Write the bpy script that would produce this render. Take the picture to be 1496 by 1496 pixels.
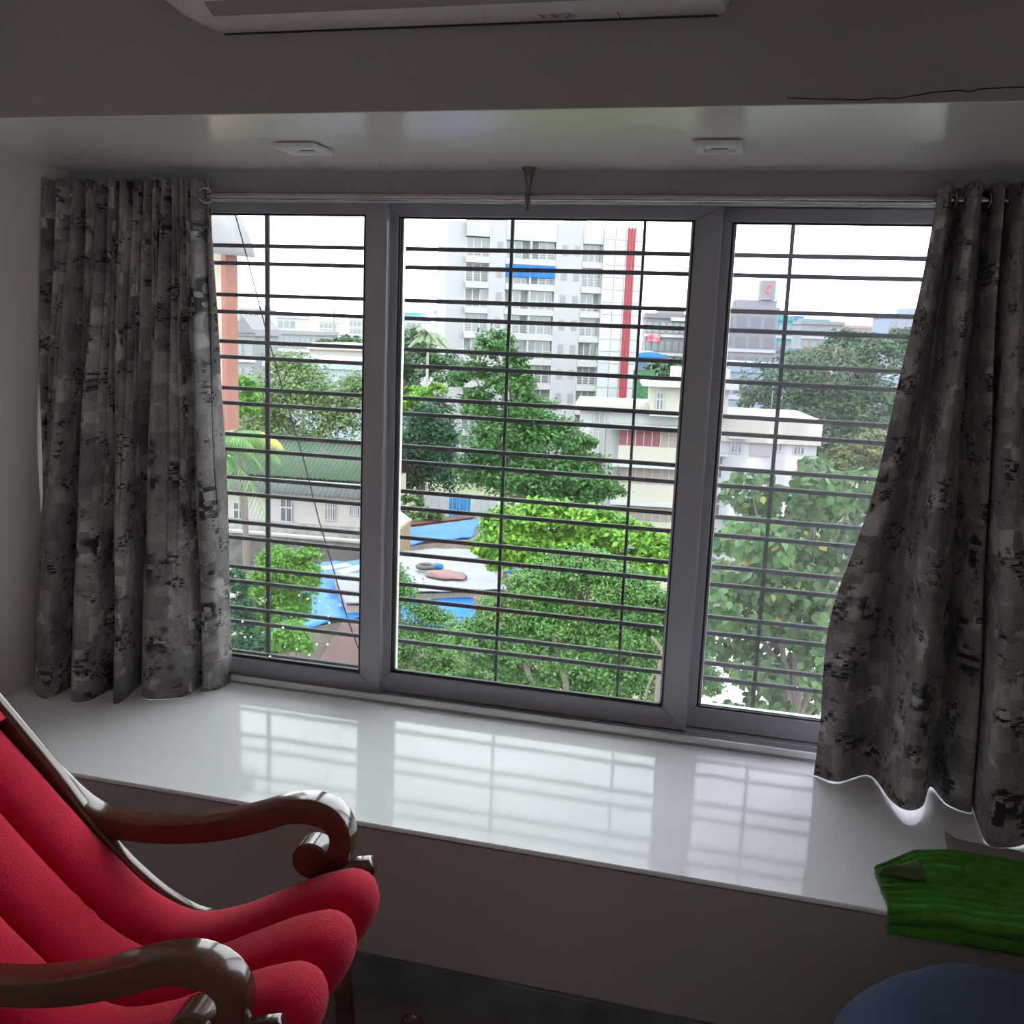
import bpy, math, random
import numpy as np
from mathutils import Vector, Matrix, noise as mnoise

for o in list(bpy.data.objects): bpy.data.objects.remove(o, do_unlink=True)
scene = bpy.context.scene
C = scene.collection
PI = math.pi
random.seed(7); RNG = np.random.default_rng(7)

# ------------------------------------------------------------------ camera
FPX = 1476.83; IMG = 1496.0
CAM = np.array([0.0, -2.1602, 1.65])
c_r = np.array([0.96579718, 0.25632016, 0.03918907])
c_u = np.array([-0.08201181, 0.15858024, 0.98393413])
c_f = np.array([-0.24598754, 0.95349477, -0.17417763])
cd = bpy.data.cameras.new('camera'); cam = bpy.data.objects.new('camera', cd); C.objects.link(cam)
cd.sensor_width = 36.0; cd.sensor_fit = 'HORIZONTAL'; cd.lens = 36.0 * FPX / IMG
cd.clip_start = 0.05; cd.clip_end = 4000
cam.matrix_world = Matrix(((c_r[0], c_u[0], -c_f[0], CAM[0]), (c_r[1], c_u[1], -c_f[1], CAM[1]), (c_r[2], c_u[2], -c_f[2], CAM[2]), (0, 0, 0, 1)))
scene.camera = cam

# ------------------------------------------------------------------ world, exposure
SKY = 1.0
w = bpy.data.worlds.new('overcast_sky'); scene.world = w; w.use_nodes = True
nt = w.node_tree; bg = nt.nodes['Background']
bg.inputs['Color'].default_value = (0.93, 0.97, 1.0, 1); bg.inputs['Strength'].default_value = SKY
vs = scene.view_settings
vs.view_transform = 'Standard'; vs.look = 'None'; vs.gamma = 1.0; vs.use_curve_mapping = False
vs.exposure = 3.2
scene.cycles.diffuse_bounces = 6

# ------------------------------------------------------------------ helpers
def ray(px, py):
    return c_f + c_r * (px - 748) / FPX - c_u * (py - 748) / FPX
def at(px, py, Y):
    d = ray(px, py); return CAM + d * ((Y - CAM[1]) / d[1])
def at_z(px, py, z):
    d = ray(px, py); return CAM + d * ((z - CAM[2]) / d[2])
def at_x(px, py, x):
    d = ray(px, py); return CAM + d * ((x - CAM[0]) / d[0])
def mpp(Y): return (Y - CAM[1]) / FPX     # metres per pixel at a distance

MW = {}
def wmat(o): return MW.get(o.name, Matrix())
def tag(o, label=None, cat=None, group=None, kind=None):
    if label: o['label'] = label
    if cat: o['category'] = cat
    if group: o['group'] = group
    if kind: o['kind'] = kind
    return o
def thing(name, label, cat, loc=(0, 0, 0), rz=0.0, group=None):
    o = bpy.data.objects.new(name, None); C.objects.link(o)
    o.empty_display_size = 0.05
    o.location = loc; o.rotation_euler = (0, 0, rz)
    MW[o.name] = Matrix.Translation(Vector(loc)) @ Matrix.Rotation(rz, 4, 'Z')
    return tag(o, label, cat, group)

class MB:
    def __init__(s): s.v = []; s.f = []; s.uv = None; s.sm = False
    def add(s, vs, fs):
        b = len(s.v); s.v += [tuple(map(float, q)) for q in vs]; s.f += [tuple(i + b for i in q) for q in fs]; return s
    def box(s, x0, x1, y0, y1, z0, z1):
        return s.add([(x0,y0,z0),(x1,y0,z0),(x1,y1,z0),(x0,y1,z0),(x0,y0,z1),(x1,y0,z1),(x1,y1,z1),(x0,y1,z1)],
                     [(0,3,2,1),(4,5,6,7),(0,1,5,4),(1,2,6,5),(2,3,7,6),(3,0,4,7)])
    def bbox(s, x0, x1, y0, y1, z0, z1, b):
        # bevelled box: three nested rings
        X = [(x0+b,x1-b),(x0,x1)]; Y = [(y0+b,y1-b),(y0,y1)]
        rings = [(0,0,z0),(1,1,z0+b),(1,1,z1-b),(0,0,z1)]
        vs = []
        for a, c, z in rings:
            xa, xb = X[a]; ya, yb = Y[c]
            vs += [(xa,ya,z),(xb,ya,z),(xb,yb,z),(xa,yb,z)]
        fs = [(3,2,1,0),(12,13,14,15)]
        for k in range(3):
            for i in range(4):
                j = (i+1) % 4; fs.append((k*4+i, k*4+j, k*4+4+j, k*4+4+i))
        return s.add(vs, fs)
    def tube(s, pts, rad, n=8, caps=True, sx=1.0):
        pts = [Vector(tuple(map(float, p))) for p in pts]
        if not hasattr(rad, '__len__'): rad = [rad] * len(pts)
        vs = []; prev = None
        for i, p in enumerate(pts):
            t = (pts[min(i+1, len(pts)-1)] - pts[max(i-1, 0)]).normalized()
            if prev is None:
                a = Vector((0,0,1)) if abs(t.z) < .9 else Vector((1,0,0))
                nn = t.cross(a).normalized()
            else:
                nn = (prev - t * prev.dot(t)).normalized()
            prev = nn; bb = t.cross(nn)
            for k in range(n):
                a = 2*PI*k/n; vs.append(p + (nn*math.cos(a)*sx + bb*math.sin(a)) * rad[i])
        fs = []
        for i in range(len(pts)-1):
            for k in range(n):
                j = (k+1) % n; fs.append((i*n+k, i*n+j, (i+1)*n+j, (i+1)*n+k))
        if caps: fs += [tuple(range(n-1, -1, -1)), tuple(range((len(pts)-1)*n, len(pts)*n))]
        return s.add(vs, fs)
    def sweep(s, pts, secs, caps=True):
        # pts: list of 3D section lists of equal length
        n = len(secs[0]); vs = [q for sec in secs for q in sec]; fs = []
        for i in range(len(secs)-1):
            for k in range(n):
                j = (k+1) % n; fs.append((i*n+k, i*n+j, (i+1)*n+j, (i+1)*n+k))
        if caps: fs += [tuple(range(n-1, -1, -1)), tuple(range((len(secs)-1)*n, len(secs)*n))]
        return s.add(vs, fs)
    def grid(s, P, closed_u=False, uv=None):
        # P: array (m, n, 3)
        m, n = P.shape[:2]
        fs = [(i*n+j, i*n+j+1, (i+1)*n+j+1, (i+1)*n+j) for i in range(m-1) for j in range(n-1)]
        if closed_u: fs += [((m-1)*n+j, (m-1)*n+j+1, j+1, j) for j in range(n-1)]
        b = len(s.v); s.add(P.reshape(-1, 3), fs)
        if uv is not None:
            if s.uv is None: s.uv = []
            s.uv += [tuple(q) for q in uv.reshape(-1, 2)]
        return s
    def lathe(s, prof, c, axis='z', n=16):
        vs = []
        for r, h in prof:
            for k in range(n):
                a = 2*PI*k/n; p = (r*math.cos(a), r*math.sin(a), h)
                if axis == 'x': p = (p[2], p[0], p[1])
                if axis == 'y': p = (p[0], p[2], p[1])
                vs.append((c[0]+p[0], c[1]+p[1], c[2]+p[2]))
        m = len(prof); fs = []
        for i in range(m-1):
            for k in range(n):
                j = (k+1) % n; fs.append((i*n+k, i*n+j, (i+1)*n+j, (i+1)*n+k))
        fs += [tuple(range(n-1, -1, -1)), tuple(range((m-1)*n, m*n))]
        return s.add(vs, fs)
    def build(s, name, mat, parent=None, smooth=None, local=False, label=None, cat=None, group=None, kind=None, loc=None):
        V = np.array(s.v, dtype=float)
        if parent is not None and not local:
            M = np.array(wmat(parent).inverted()); V = V @ M[:3,:3].T + M[:3,3]
        if loc is not None: V = V - np.array(loc)
        me = bpy.data.meshes.new(name); me.from_pydata(V.tolist(), [], s.f)
        if s.uv is not None:
            l = me.uv_layers.new(name='UVMap'); vi = np.empty(len(me.loops), dtype=np.int32)
            me.loops.foreach_get('vertex_index', vi); l.data.foreach_set('uv', np.array(s.uv, dtype=np.float32)[vi].ravel())
        sm = s.sm if smooth is None else smooth
        if sm: me.polygons.foreach_set('use_smooth', [True]*len(me.polygons))
        me.materials.append(mat); me.update()
        o = bpy.data.objects.new(name, me); C.objects.link(o)
        if parent is not None:
            o.parent = parent; MW[o.name] = wmat(parent)
        elif loc is not None:
            o.location = loc; MW[o.name] = Matrix.Translation(Vector(tuple(map(float, loc))))
        if sm and sm == 'auto':
            pass
        return tag(o, label, cat, group, kind)

def autosmooth(o, deg=40):
    me = o.data
    me.polygons.foreach_set('use_smooth', [True]*len(me.polygons))
    try: me.set_sharp_from_angle(angle=math.radians(deg))
    except Exception: pass
    return o
def dup(o, parent, delta=(0,0,0)):
    c = o.copy(); C.objects.link(c); c.parent = parent; c.location = Vector(o.location) + Vector(delta); MW[c.name] = wmat(parent); return c

# ------------------------------------------------------------------ materials
MATS = {}
def mat(name, col, rough=.6, metal=0.0, spec=.5, var=None, bump=None, coat=0.0, sheen=0.0, stain=None, transl=0.0):
    if name in MATS: return MATS[name]
    m = bpy.data.materials.new(name); m.use_nodes = True; n = m.node_tree; b = n.nodes['Principled BSDF']; L = n.links.new
    b.inputs['Base Color'].default_value = (*col, 1); b.inputs['Roughness'].default_value = rough
    b.inputs['Metallic'].default_value = metal; b.inputs['Specular IOR Level'].default_value = spec
    b.inputs['Coat Weight'].default_value = coat; b.inputs['Coat Roughness'].default_value = .05
    b.inputs['Sheen Weight'].default_value = sheen
    tc = n.nodes.new('ShaderNodeTexCoord')
    last = None
    if var:   # (scale, other colour, contrast)
        t = n.nodes.new('ShaderNodeTexNoise'); t.inputs['Scale'].default_value = var[0]; t.inputs['Detail'].default_value = 4
        L(tc.outputs['Object'], t.inputs['Vector'])
        r = n.nodes.new('ShaderNodeValToRGB'); r.color_ramp.elements[0].position = .5-var[2]; r.color_ramp.elements[1].position = .5+var[2]
        r.color_ramp.elements[0].color = (*col, 1); r.color_ramp.elements[1].color = (*var[1], 1)
        L(t.outputs['Fac'], r.inputs['Fac']); L(r.outputs['Color'], b.inputs['Base Color']); last = r.outputs['Color']
    if stain:  # vertical rain streak dirt: (scale xy, scale z, colour, threshold)
        mp = n.nodes.new('ShaderNodeMapping'); mp.inputs['Scale'].default_value = (stain[0], stain[0], stain[1]); L(tc.outputs['Object'], mp.inputs['Vector'])
        t = n.nodes.new('ShaderNodeTexNoise'); t.inputs['Scale'].default_value = 1; t.inputs['Detail'].default_value = 6; L(mp.outputs['Vector'], t.inputs['Vector'])
        r = n.nodes.new('ShaderNodeValToRGB'); r.color_ramp.elements[0].position = stain[3]; r.color_ramp.elements[1].position = stain[3]+.2
        L(t.outputs['Fac'], r.inputs['Fac'])
        mx = n.nodes.new('ShaderNodeMixRGB'); L(r.outputs['Color'], mx.inputs['Fac']); mx.inputs['Color1'].default_value = (*col, 1); mx.inputs['Color2'].default_value = (*stain[2], 1)
        if last is not None: L(last, mx.inputs['Color1'])
        L(mx.outputs['Color'], b.inputs['Base Color'])
    if bump:
        t = n.nodes.new('ShaderNodeTexNoise'); t.inputs['Scale'].default_value = bump[0]; t.inputs['Detail'].default_value = 5
        L(tc.outputs['Object'], t.inputs['Vector'])
        bp = n.nodes.new('ShaderNodeBump'); bp.inputs['Strength'].default_value = bump[1]; bp.inputs['Distance'].default_value = bump[2] if len(bump) > 2 else .01
        L(t.outputs['Fac'], bp.inputs['Height']); L(bp.outputs['Normal'], b.inputs['Normal'])
    MATS[name] = m; return m

def leaf_mat(name, c1, c2, tr=.2, rough=.5, c3=None):
    m = bpy.data.materials.new(name); m.use_nodes = True; n = m.node_tree; L = n.links.new
    b = n.nodes['Principled BSDF']; out = n.nodes['Material Output']
    g = n.nodes.new('ShaderNodeNewGeometry'); r = n.nodes.new('ShaderNodeValToRGB')
    r.color_ramp.elements[0].color = (*c1, 1); r.color_ramp.elements[1].color = (*c2, 1)
    if c3:
        e = r.color_ramp.elements.new(.975); e.color = (*c2, 1); r.color_ramp.elements[-1].color = (*c3, 1)
    L(g.outputs['Random Per Island'], r.inputs['Fac'])
    t = n.nodes.new('ShaderNodeBsdfTranslucent'); mx = n.nodes.new('ShaderNodeMixShader'); mx.inputs['Fac'].default_value = tr
    L(r.outputs['Color'], b.inputs['Base Color']); L(r.outputs['Color'], t.inputs['Color'])
    b.inputs['Roughness'].default_value = rough; b.inputs['Specular IOR Level'].default_value = .10
    L(b.outputs['BSDF'], mx.inputs[1]); L(t.outputs['BSDF'], mx.inputs[2]); L(mx.outputs['Shader'], out.inputs['Surface'])
    return m

def glass_mat(name, haze=0.0, specks=0.0, tint=(.93,.95,.95)):
    m = bpy.data.materials.new(name); m.use_nodes = True; n = m.node_tree; L = n.links.new
    n.nodes.remove(n.nodes['Principled BSDF']); out = n.nodes['Material Output']
    tr = n.nodes.new('ShaderNodeBsdfTransparent'); tr.inputs['Color'].default_value = (*tint, 1)
    gl = n.nodes.new('ShaderNodeBsdfGlossy'); gl.inputs['Roughness'].default_value = 0.0
    fr = n.nodes.new('ShaderNodeFresnel'); fr.inputs['IOR'].default_value = 1.35
    mx = n.nodes.new('ShaderNodeMixShader'); L(fr.outputs['Fac'], mx.inputs['Fac']); L(tr.outputs['BSDF'], mx.inputs[1]); L(gl.outputs['BSDF'], mx.inputs[2])
    last = mx.outputs['Shader']
    if haze or specks:
        df = n.nodes.new('ShaderNodeBsdfTranslucent'); df.inputs['Color'].default_value = (.8,.8,.84,1)
        m2 = n.nodes.new('ShaderNodeMixShader'); L(last, m2.inputs[1]); L(df.outputs['BSDF'], m2.inputs[2])
        m2.inputs['Fac'].default_value = haze
        if specks:
            tc = n.nodes.new('ShaderNodeTexCoord')
            vo = n.nodes.new('ShaderNodeTexVoronoi'); vo.inputs['Scale'].default_value = 26; L(tc.outputs['Object'], vo.inputs['Vector'])
            lt = n.nodes.new('ShaderNodeMath'); lt.operation = 'LESS_THAN'; lt.inputs[1].default_value = specks; L(vo.outputs['Distance'], lt.inputs[0])
            sp = n.nodes.new('ShaderNodeSeparateXYZ'); L(tc.outputs['Object'], sp.inputs['Vector'])
            mr = n.nodes.new('ShaderNodeMapRange'); mr.inputs['From Min'].default_value = .42; mr.inputs['From Max'].default_value = .12; mr.inputs['To Min'].default_value = 0; mr.inputs['To Max'].default_value = .8
            L(sp.outputs['Z'], mr.inputs['Value'])
            mu = n.nodes.new('ShaderNodeMath'); mu.operation = 'MULTIPLY'; L(lt.outputs[0], mu.inputs[0]); L(mr.outputs['Result'], mu.inputs[1])
            ad = n.nodes.new('ShaderNodeMath'); ad.operation = 'ADD'; ad.inputs[1].default_value = haze; L(mu.outputs[0], ad.inputs[0]); L(ad.outputs[0], m2.inputs['Fac'])
        last = m2.outputs['Shader']
    L(last, out.inputs['Surface']); return m

def curtain_mat(name, gain=1.0):
    m = bpy.data.materials.new(name); m.use_nodes = True; n = m.node_tree; L = n.links.new; b = n.nodes['Principled BSDF']
    uv = n.nodes.new('ShaderNodeUVMap')
    def mapp(sx, sy):
        p = n.nodes.new('ShaderNodeMapping'); p.inputs['Scale'].default_value = (sx, sy, 1); L(uv.outputs['UV'], p.inputs['Vector']); return p.outputs['Vector']
    def vor(sx, sy):
        t = n.nodes.new('ShaderNodeTexVoronoi'); t.distance = 'CHEBYCHEV'; t.inputs['Scale'].default_value = 1; L(mapp(sx, sy), t.inputs['Vector'])
        s = n.nodes.new('ShaderNodeSeparateColor'); L(t.outputs['Color'], s.inputs['Color']); return s.outputs['Red']
    def blk(sx, sy):
        # rectangular weave blocks: snapped coordinates, jittered by a little noise, fed to white noise
        ns = n.nodes.new('ShaderNodeTexNoise'); ns.inputs['Scale'].default_value = 1; ns.inputs['Detail'].default_value = 2; L(mapp(sx*.9, sy*.9), ns.inputs['Vector'])
        ad = n.nodes.new('ShaderNodeVectorMath'); ad.operation = 'MULTIPLY_ADD'; L(ns.outputs['Color'], ad.inputs[0]); ad.inputs[1].default_value = (.9,.9,0); L(mapp(sx, sy), ad.inputs[2])
        fl = n.nodes.new('ShaderNodeVectorMath'); fl.operation = 'FLOOR'; L(ad.outputs[0], fl.inputs[0])
        wn = n.nodes.new('ShaderNodeTexWhiteNoise'); wn.noise_dimensions = '2D'; L(fl.outputs[0], wn.inputs['Vector']); return wn.outputs['Value']
    def noi(sx, sy, d=3, rgh=.5):
        t = n.nodes.new('ShaderNodeTexNoise'); t.inputs['Scale'].default_value = 1; t.inputs['Detail'].default_value = d; t.inputs['Roughness'].default_value = rgh; L(mapp(sx, sy), t.inputs['Vector']); return t.outputs['Fac']
    def ramp(x, a, c0, bb, c1):
        r = n.nodes.new('ShaderNodeValToRGB'); r.color_ramp.elements[0].position = a; r.color_ramp.elements[1].position = bb
        r.color_ramp.elements[0].color = c0; r.color_ramp.elements[1].color = c1; L(x, r.inputs['Fac']); return r.outputs['Color']
    def mix(f, a, bb, mode='MIX'):
        x = n.nodes.new('ShaderNodeMixRGB'); x.blend_type = mode
        for k, q in (('Fac', f), ('Color1', a), ('Color2', bb)):
            if hasattr(q, 'links'): L(q, x.inputs[k])
            else: x.inputs[k].default_value = q
        return x.outputs['Color']
    g = gain
    W = (1,1,1,1); K = (0,0,0,1)
    base = ramp(blk(11, 12), .1, (.138*g,.130*g,.131*g,1), .9, (.218*g,.207*g,.206*g,1))
    fine = ramp(blk(34, 30), .0, (.66,.66,.66,1), 1., (1.15,1.13,1.12,1))
    base = mix(.8, base, fine, 'MULTIPLY')
    cloud = ramp(noi(5, 3), .35, (.62,.61,.62,1), .65, (1.2,1.18,1.16,1))
    base = mix(.8, base, cloud, 'MULTIPLY')
    grain = ramp(noi(150, 190, 3, .7), .3, (.62,.62,.63,1), .7, (1.35,1.34,1.32,1))
    base = mix(.85, base, grain, 'MULTIPLY')
    # silver patches
    sm = ramp(noi(6, 8, 2), .54, K, .6, (.8,.8,.8,1)); sb = ramp(blk(24, 30), .55, K, .57, W)
    silver = mix(1.0, sm, sb, 'MULTIPLY')
    base = mix(silver, base, (.31*g,.295*g,.285*g,1))
    # dark clusters of short weft threads
    cm = ramp(noi(7.5, 10, 5, .62), .53, K, .58, W); th = mix(1., ramp(noi(22, 190, 5, .75), .44, K, .50, W), ramp(blk(70, 110), .38, K, .40, W), 'MULTIPLY')
    dark = mix(1.0, cm, th, 'MULTIPLY')
    base = mix(dark, base, (.012,.011,.014,1))
    cm2 = ramp(noi(7, 6, 2), .60, K, .66, W); th2 = ramp(blk(40, 66), .45, K, .5, W)
    base = mix(mix(1., cm2, th2, 'MULTIPLY'), base, (.03,.028,.032,1))
    L(base, b.inputs['Base Color']); b.inputs['Roughness'].default_value = .75; b.inputs['Specular IOR Level'].default_value = .2
    b.inputs['Sheen Weight'].default_value = .2
    bp = n.nodes.new('ShaderNodeBump'); bp.inputs['Strength'].default_value = .25; bp.inputs['Distance'].default_value = .002; L(noi(300, 500, 2), bp.inputs['Height']); L(bp.outputs['Normal'], b.inputs['Normal'])
    return m

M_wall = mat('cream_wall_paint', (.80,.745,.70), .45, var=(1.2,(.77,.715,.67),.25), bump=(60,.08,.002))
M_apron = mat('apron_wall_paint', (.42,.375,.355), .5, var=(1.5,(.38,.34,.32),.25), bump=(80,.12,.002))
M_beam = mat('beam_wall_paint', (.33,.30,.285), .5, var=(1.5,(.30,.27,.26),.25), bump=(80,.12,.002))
M_soff = mat('gloss_enamel_soffit', (.82,.79,.76), .22, spec=.8, bump=(2.5,.05,.01))
M_ledge = mat('polished_white_stone', (.90,.925,.945), .065, spec=.05, var=(7,(.88,.905,.925),.2))
M_edge = mat('ledge_edge_dark', (.18,.165,.16), .4)
M_floor = mat('dark_floor_stone', (.20,.19,.18), .25, var=(3,(.14,.135,.13),.3))
M_skirt = mat('grey_marble_skirting', (.17,.175,.185), .3, var=(9,(.09,.095,.10),.2))
M_alu = mat('grey_powder_coated_aluminium', (.37,.365,.41), .40, metal=.1, bump=(220,.04,.001))
M_alu_l = mat('brushed_aluminium_track', (.70,.71,.72), .3, metal=.35)
M_gasket = mat('black_rubber_gasket', (.012,.012,.014), .6)
M_steel = mat('stainless_rod', (.55,.53,.52), .22, metal=1.0)
M_dsteel = mat('antique_nickel', (.22,.20,.19), .28, metal=1.0)
M_bar = mat('painted_black_iron', (.014,.013,.016), .6, spec=.12, var=(60,(.03,.028,.034),.25), bump=(150,.3,.002))
M_white = mat('white_plastic', (.72,.70,.70), .35, var=(20,(.66,.64,.635),.3))
M_wplate = mat('white_satin_metal', (.78,.78,.80), .35)
M_diff = mat('frosted_diffuser', (.85,.86,.9), .5)
M_dark = mat('dark_void', (.02,.02,.02), .7)
M_glassL = glass_mat('clear_pane_with_droplets', 0.006, .10)
M_glassM = glass_mat('clear_pane', 0.003, .04)
M_glassR = glass_mat('misted_pane', 0.017, .05, (.84,.84,.88))
M_curtL = curtain_mat('jacquard_curtain_cloth', 1.75)
M_lining = mat('white_curtain_lining', (.75,.74,.73), .8)

# ------------------------------------------------------------------ room shell
LZ = 0.45; D = 0.798; SZ = 2.113; XL = -2.30; XR = 1.15; YB = -3.7; CZ = 2.75; YO = D + .16
def struct(name, mb, m, label, smooth=False):
    return mb.build(name, m, None, smooth, label=label, kind='structure')
struct('floor', MB().box(XL-.12, XR+.12, YB-.12, .0, -.1, 0), M_floor, 'dark stone floor of the room')
struct('ceiling', MB().box(XL-.12, XR+.12, YB-.12, .0, CZ, CZ+.1), M_wall, 'plain ceiling of the room')
struct('wall_left', MB().box(XL-.12, XL, YB, YO, 0, CZ), M_wall, 'cream painted wall beside the left curtain')
# the right wall has an added doorway behind the viewer, cut to brighten the room
DY0, DY1, DZ1 = -3.36, -2.98, 2.05
struct('wall_right', MB().box(XR, XR+.12, YB, DY0, 0, CZ).box(XR, XR+.12, DY1, YO, 0, CZ).box(XR, XR+.12, DY0, DY1, DZ1, CZ), M_wall, 'cream painted wall beside the right curtain')
dm = MB()
for a in ((DY0-.05,DY0,0,DZ1+.05),(DY1,DY1+.05,0,DZ1+.05),(DY0,DY1,DZ1,DZ1+.05)): dm.bbox(XR-.012, XR+.125, a[0], a[1], a[2], a[3], .003)
struct('added_door_1', dm, M_alu, 'grey frame of the added doorway that brightens the room')
struct('wall_back', MB().box(XL-.12, XR+.12, YB-.12, YB, 0, CZ), M_wall, 'cream wall behind the viewer')
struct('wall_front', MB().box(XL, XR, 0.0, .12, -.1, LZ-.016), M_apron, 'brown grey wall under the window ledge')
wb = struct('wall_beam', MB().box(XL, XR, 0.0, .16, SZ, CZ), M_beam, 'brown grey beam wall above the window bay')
struct('ceiling_bay', MB().box(XL, XR, .16, YO, SZ, SZ+.14), M_soff, 'glossy cream ceiling of the window bay')
# glossy underside of the beam belongs to the bay ceiling
struct('trim_1', MB().box(XL, XR, .0005, .1605, SZ-.002, SZ), M_soff, 'glossy underside of the beam in the window bay')
lm = MB().bbox(XL, XR, -.002, D+.13, LZ-.012, LZ, .003)
struct('window_ledge', lm, M_ledge, 'polished white stone ledge in the window bay')
struct('trim_2', MB().box(XL, XR, .001, .02, LZ-.016, LZ-.012), M_edge, 'dark joint under the ledge slab')
struct('baseboard_front', MB().bbox(XL, XR, -.014, 0.0, 0, .10, .002), M_skirt, 'dark grey marble skirting under the ledge')
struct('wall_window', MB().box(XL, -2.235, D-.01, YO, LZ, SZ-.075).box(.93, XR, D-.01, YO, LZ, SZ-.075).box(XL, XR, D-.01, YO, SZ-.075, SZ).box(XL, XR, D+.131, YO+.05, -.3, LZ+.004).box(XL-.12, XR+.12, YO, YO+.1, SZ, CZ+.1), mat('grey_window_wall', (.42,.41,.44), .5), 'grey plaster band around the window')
# hairline crack in the beam plaster
cp = [at(*p, -.0008) for p in [(1150,143),(1210,145),(1262,146),(1285,143),(1310,144),(1340,139),(1362,135),(1400,132),(1415,134),(1432,130),(1470,128),(1500,127)]]
MB().tube(cp, .0011, 4).build('crack', M_dark, wb, label='hairline crack in the plaster')

# ------------------------------------------------------------------ window frame and sashes
GB = LZ + .078; GT = LZ + 1.537      # glass bottom / top
fr = thing('window_frame', 'grey aluminium window track frame around the sliding panels', 'window frame', (-.65, D, LZ)); fr['kind'] = 'structure'
del fr['category']
WX0, WX1 = -2.235, .93
TZ0, TZ1 = LZ + .001, LZ + .008
t = MB().box(WX0, WX1, D-.035, D+.13, TZ0, TZ1)
t.build('bottom_track', M_alu, fr)
MB().bbox(WX0, WX1, D-.035, D-.027, TZ1, LZ+.028, .002).build('track_lip', M_alu_l, fr)
for k in range(3):
    MB().box(WX0, WX1, D+.016+.045*k, D+.020+.045*k, TZ1, LZ+.0105).build('track_rail', M_alu_l, fr)
HZ = LZ + 1.579
MB().bbox(WX0, WX1, D-.035, D+.13, HZ, HZ+.012, .002).build('head_track', M_alu, fr)
MB().bbox(WX0, WX1, D-.035, D-.029, HZ-.012, HZ, .001).build('head_lip', M_alu_l, fr)
MB().box(WX0, WX1, D-.012, D+.14, HZ+.012, LZ+1.60).build('head_packer', M_alu, fr)
for x in (WX0, WX1-.02): MB().bbox(x, x+.02, D-.03, D+.13, LZ+.01, HZ, .002).build('jamb', M_alu, fr)

def sash(name, label, x0, x1, yk, glass, lstile=.065, rstile=.07):
    y0 = D + .045*yk; y1 = y0 + .036; z0 = LZ + .011; z1 = HZ - .001
    gb, gt = GB, GT
    s = thing(name, label, None, ((x0+x1)/2, y0, z0)); s['kind'] = 'structure'
    # mitred frame members
    def member(nm, a, b, c, d):
        q = [a, b, c, d]; bev = .004
        vs = [(p[0], y0+bev, p[1]) for p in q] + [(p[0], y1, p[1]) for p in q]
        cx = sum(p[0] for p in q)/4; cz = sum(p[1] for p in q)/4
        q2 = [(p[0] + (bev if p[0] < cx else -bev)*0.8, p[1] + (bev if p[1] < cz else -bev)*0.8) for p in q]
        vs += [(p[0], y0, p[1]) for p in q2]
        fs = [(8,9,10,11)] + [(i, (i+1) % 4, 8+(i+1) % 4, 8+i) for i in range(4)] + [(4,7,6,5)] + [(i, 4+i, 4+(i+1) % 4, (i+1) % 4) for i in range(4)]
        MB().add(vs, fs).build(nm, M_alu, s)
    xi0, xi1 = x0+lstile, x1-rstile
    member('stile', (x0,z0), (xi0,gb), (xi0,gt), (x0,z1))
    member('stile', (xi1,gb), (x1,z0), (x1,z1), (xi1,gt))
    member('rail', (x0,z0), (x1,z0), (xi1,gb), (xi0,gb))
    member('rail', (xi0,gt), (xi1,gt), (x1,z1), (x0,z1))
    ym = (y0+y1)/2
    g = MB(); t = .005
    for yy in (y0+.004, ):
        g.box(xi0-.002, xi0+t, yy, ym, gb, gt).box(xi1-t, xi1+.002, yy, ym, gb, gt).box(xi0, xi1, yy, ym, gb-.002, gb+(t if yk == 2 else .011)).box(xi0, xi1, yy, ym, gt-t, gt+.002)
    g.build('gasket', M_gasket, s)
    e = MB(); t2 = .012
    e.box(xi0, xi0+t2, ym, y1, gb, gt).box(xi1-t2, xi1, ym, y1, gb, gt).box(xi0, xi1, ym, y1, gb, gb+(t2*.6 if yk == 2 else .002))
    e.build('glazing_bead', M_alu_l, s)
    MB().box(xi0-.004, xi1+.004, ym-.0005, ym+.002, gb-.004, gt+.004).build('pane', glass, s)
    return s
sash('window_1', 'left sliding window panel with droplets on its glass', -2.225, -1.190, 0, M_glassL)
sash('window_2', 'middle sliding window panel with the clearest glass', -1.225, -.196, 1, M_glassM, .055, .075)
sash('window_3', 'right sliding window panel with misted glass', -.235, .91, 2, M_glassR)

# ------------------------------------------------------------------ security grille outside
gy = D + .20
gr = thing('window_grille', 'black iron security grille of paired horizontal bars outside the window', 'grille', (-.65, gy, LZ))
gz = [1.454,1.396,1.291,1.234,1.134,1.081,.975,.923,.815,.762,.663,.606,.505,.448,.342,.289,.190,.140,.027,-.02]
for i, z in enumerate(gz):
    MB().bbox(-2.32, 1.2, gy-.007, gy+.007, LZ+z-.0065, LZ+z+.0065, .0018).build('horizontal_bar', M_bar, gr)
for x, wd in ((-2.13,.007),(-1.703,.0075),(-.852,.005),(-.436,.0042),(-.001,.006),(.43,.006),(.86,.006)):
    MB().bbox(x-wd, x+wd, gy+.0075, gy+.0165, LZ-.08, LZ+1.62, .0018).build('vertical_bar', M_bar, gr)

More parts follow.
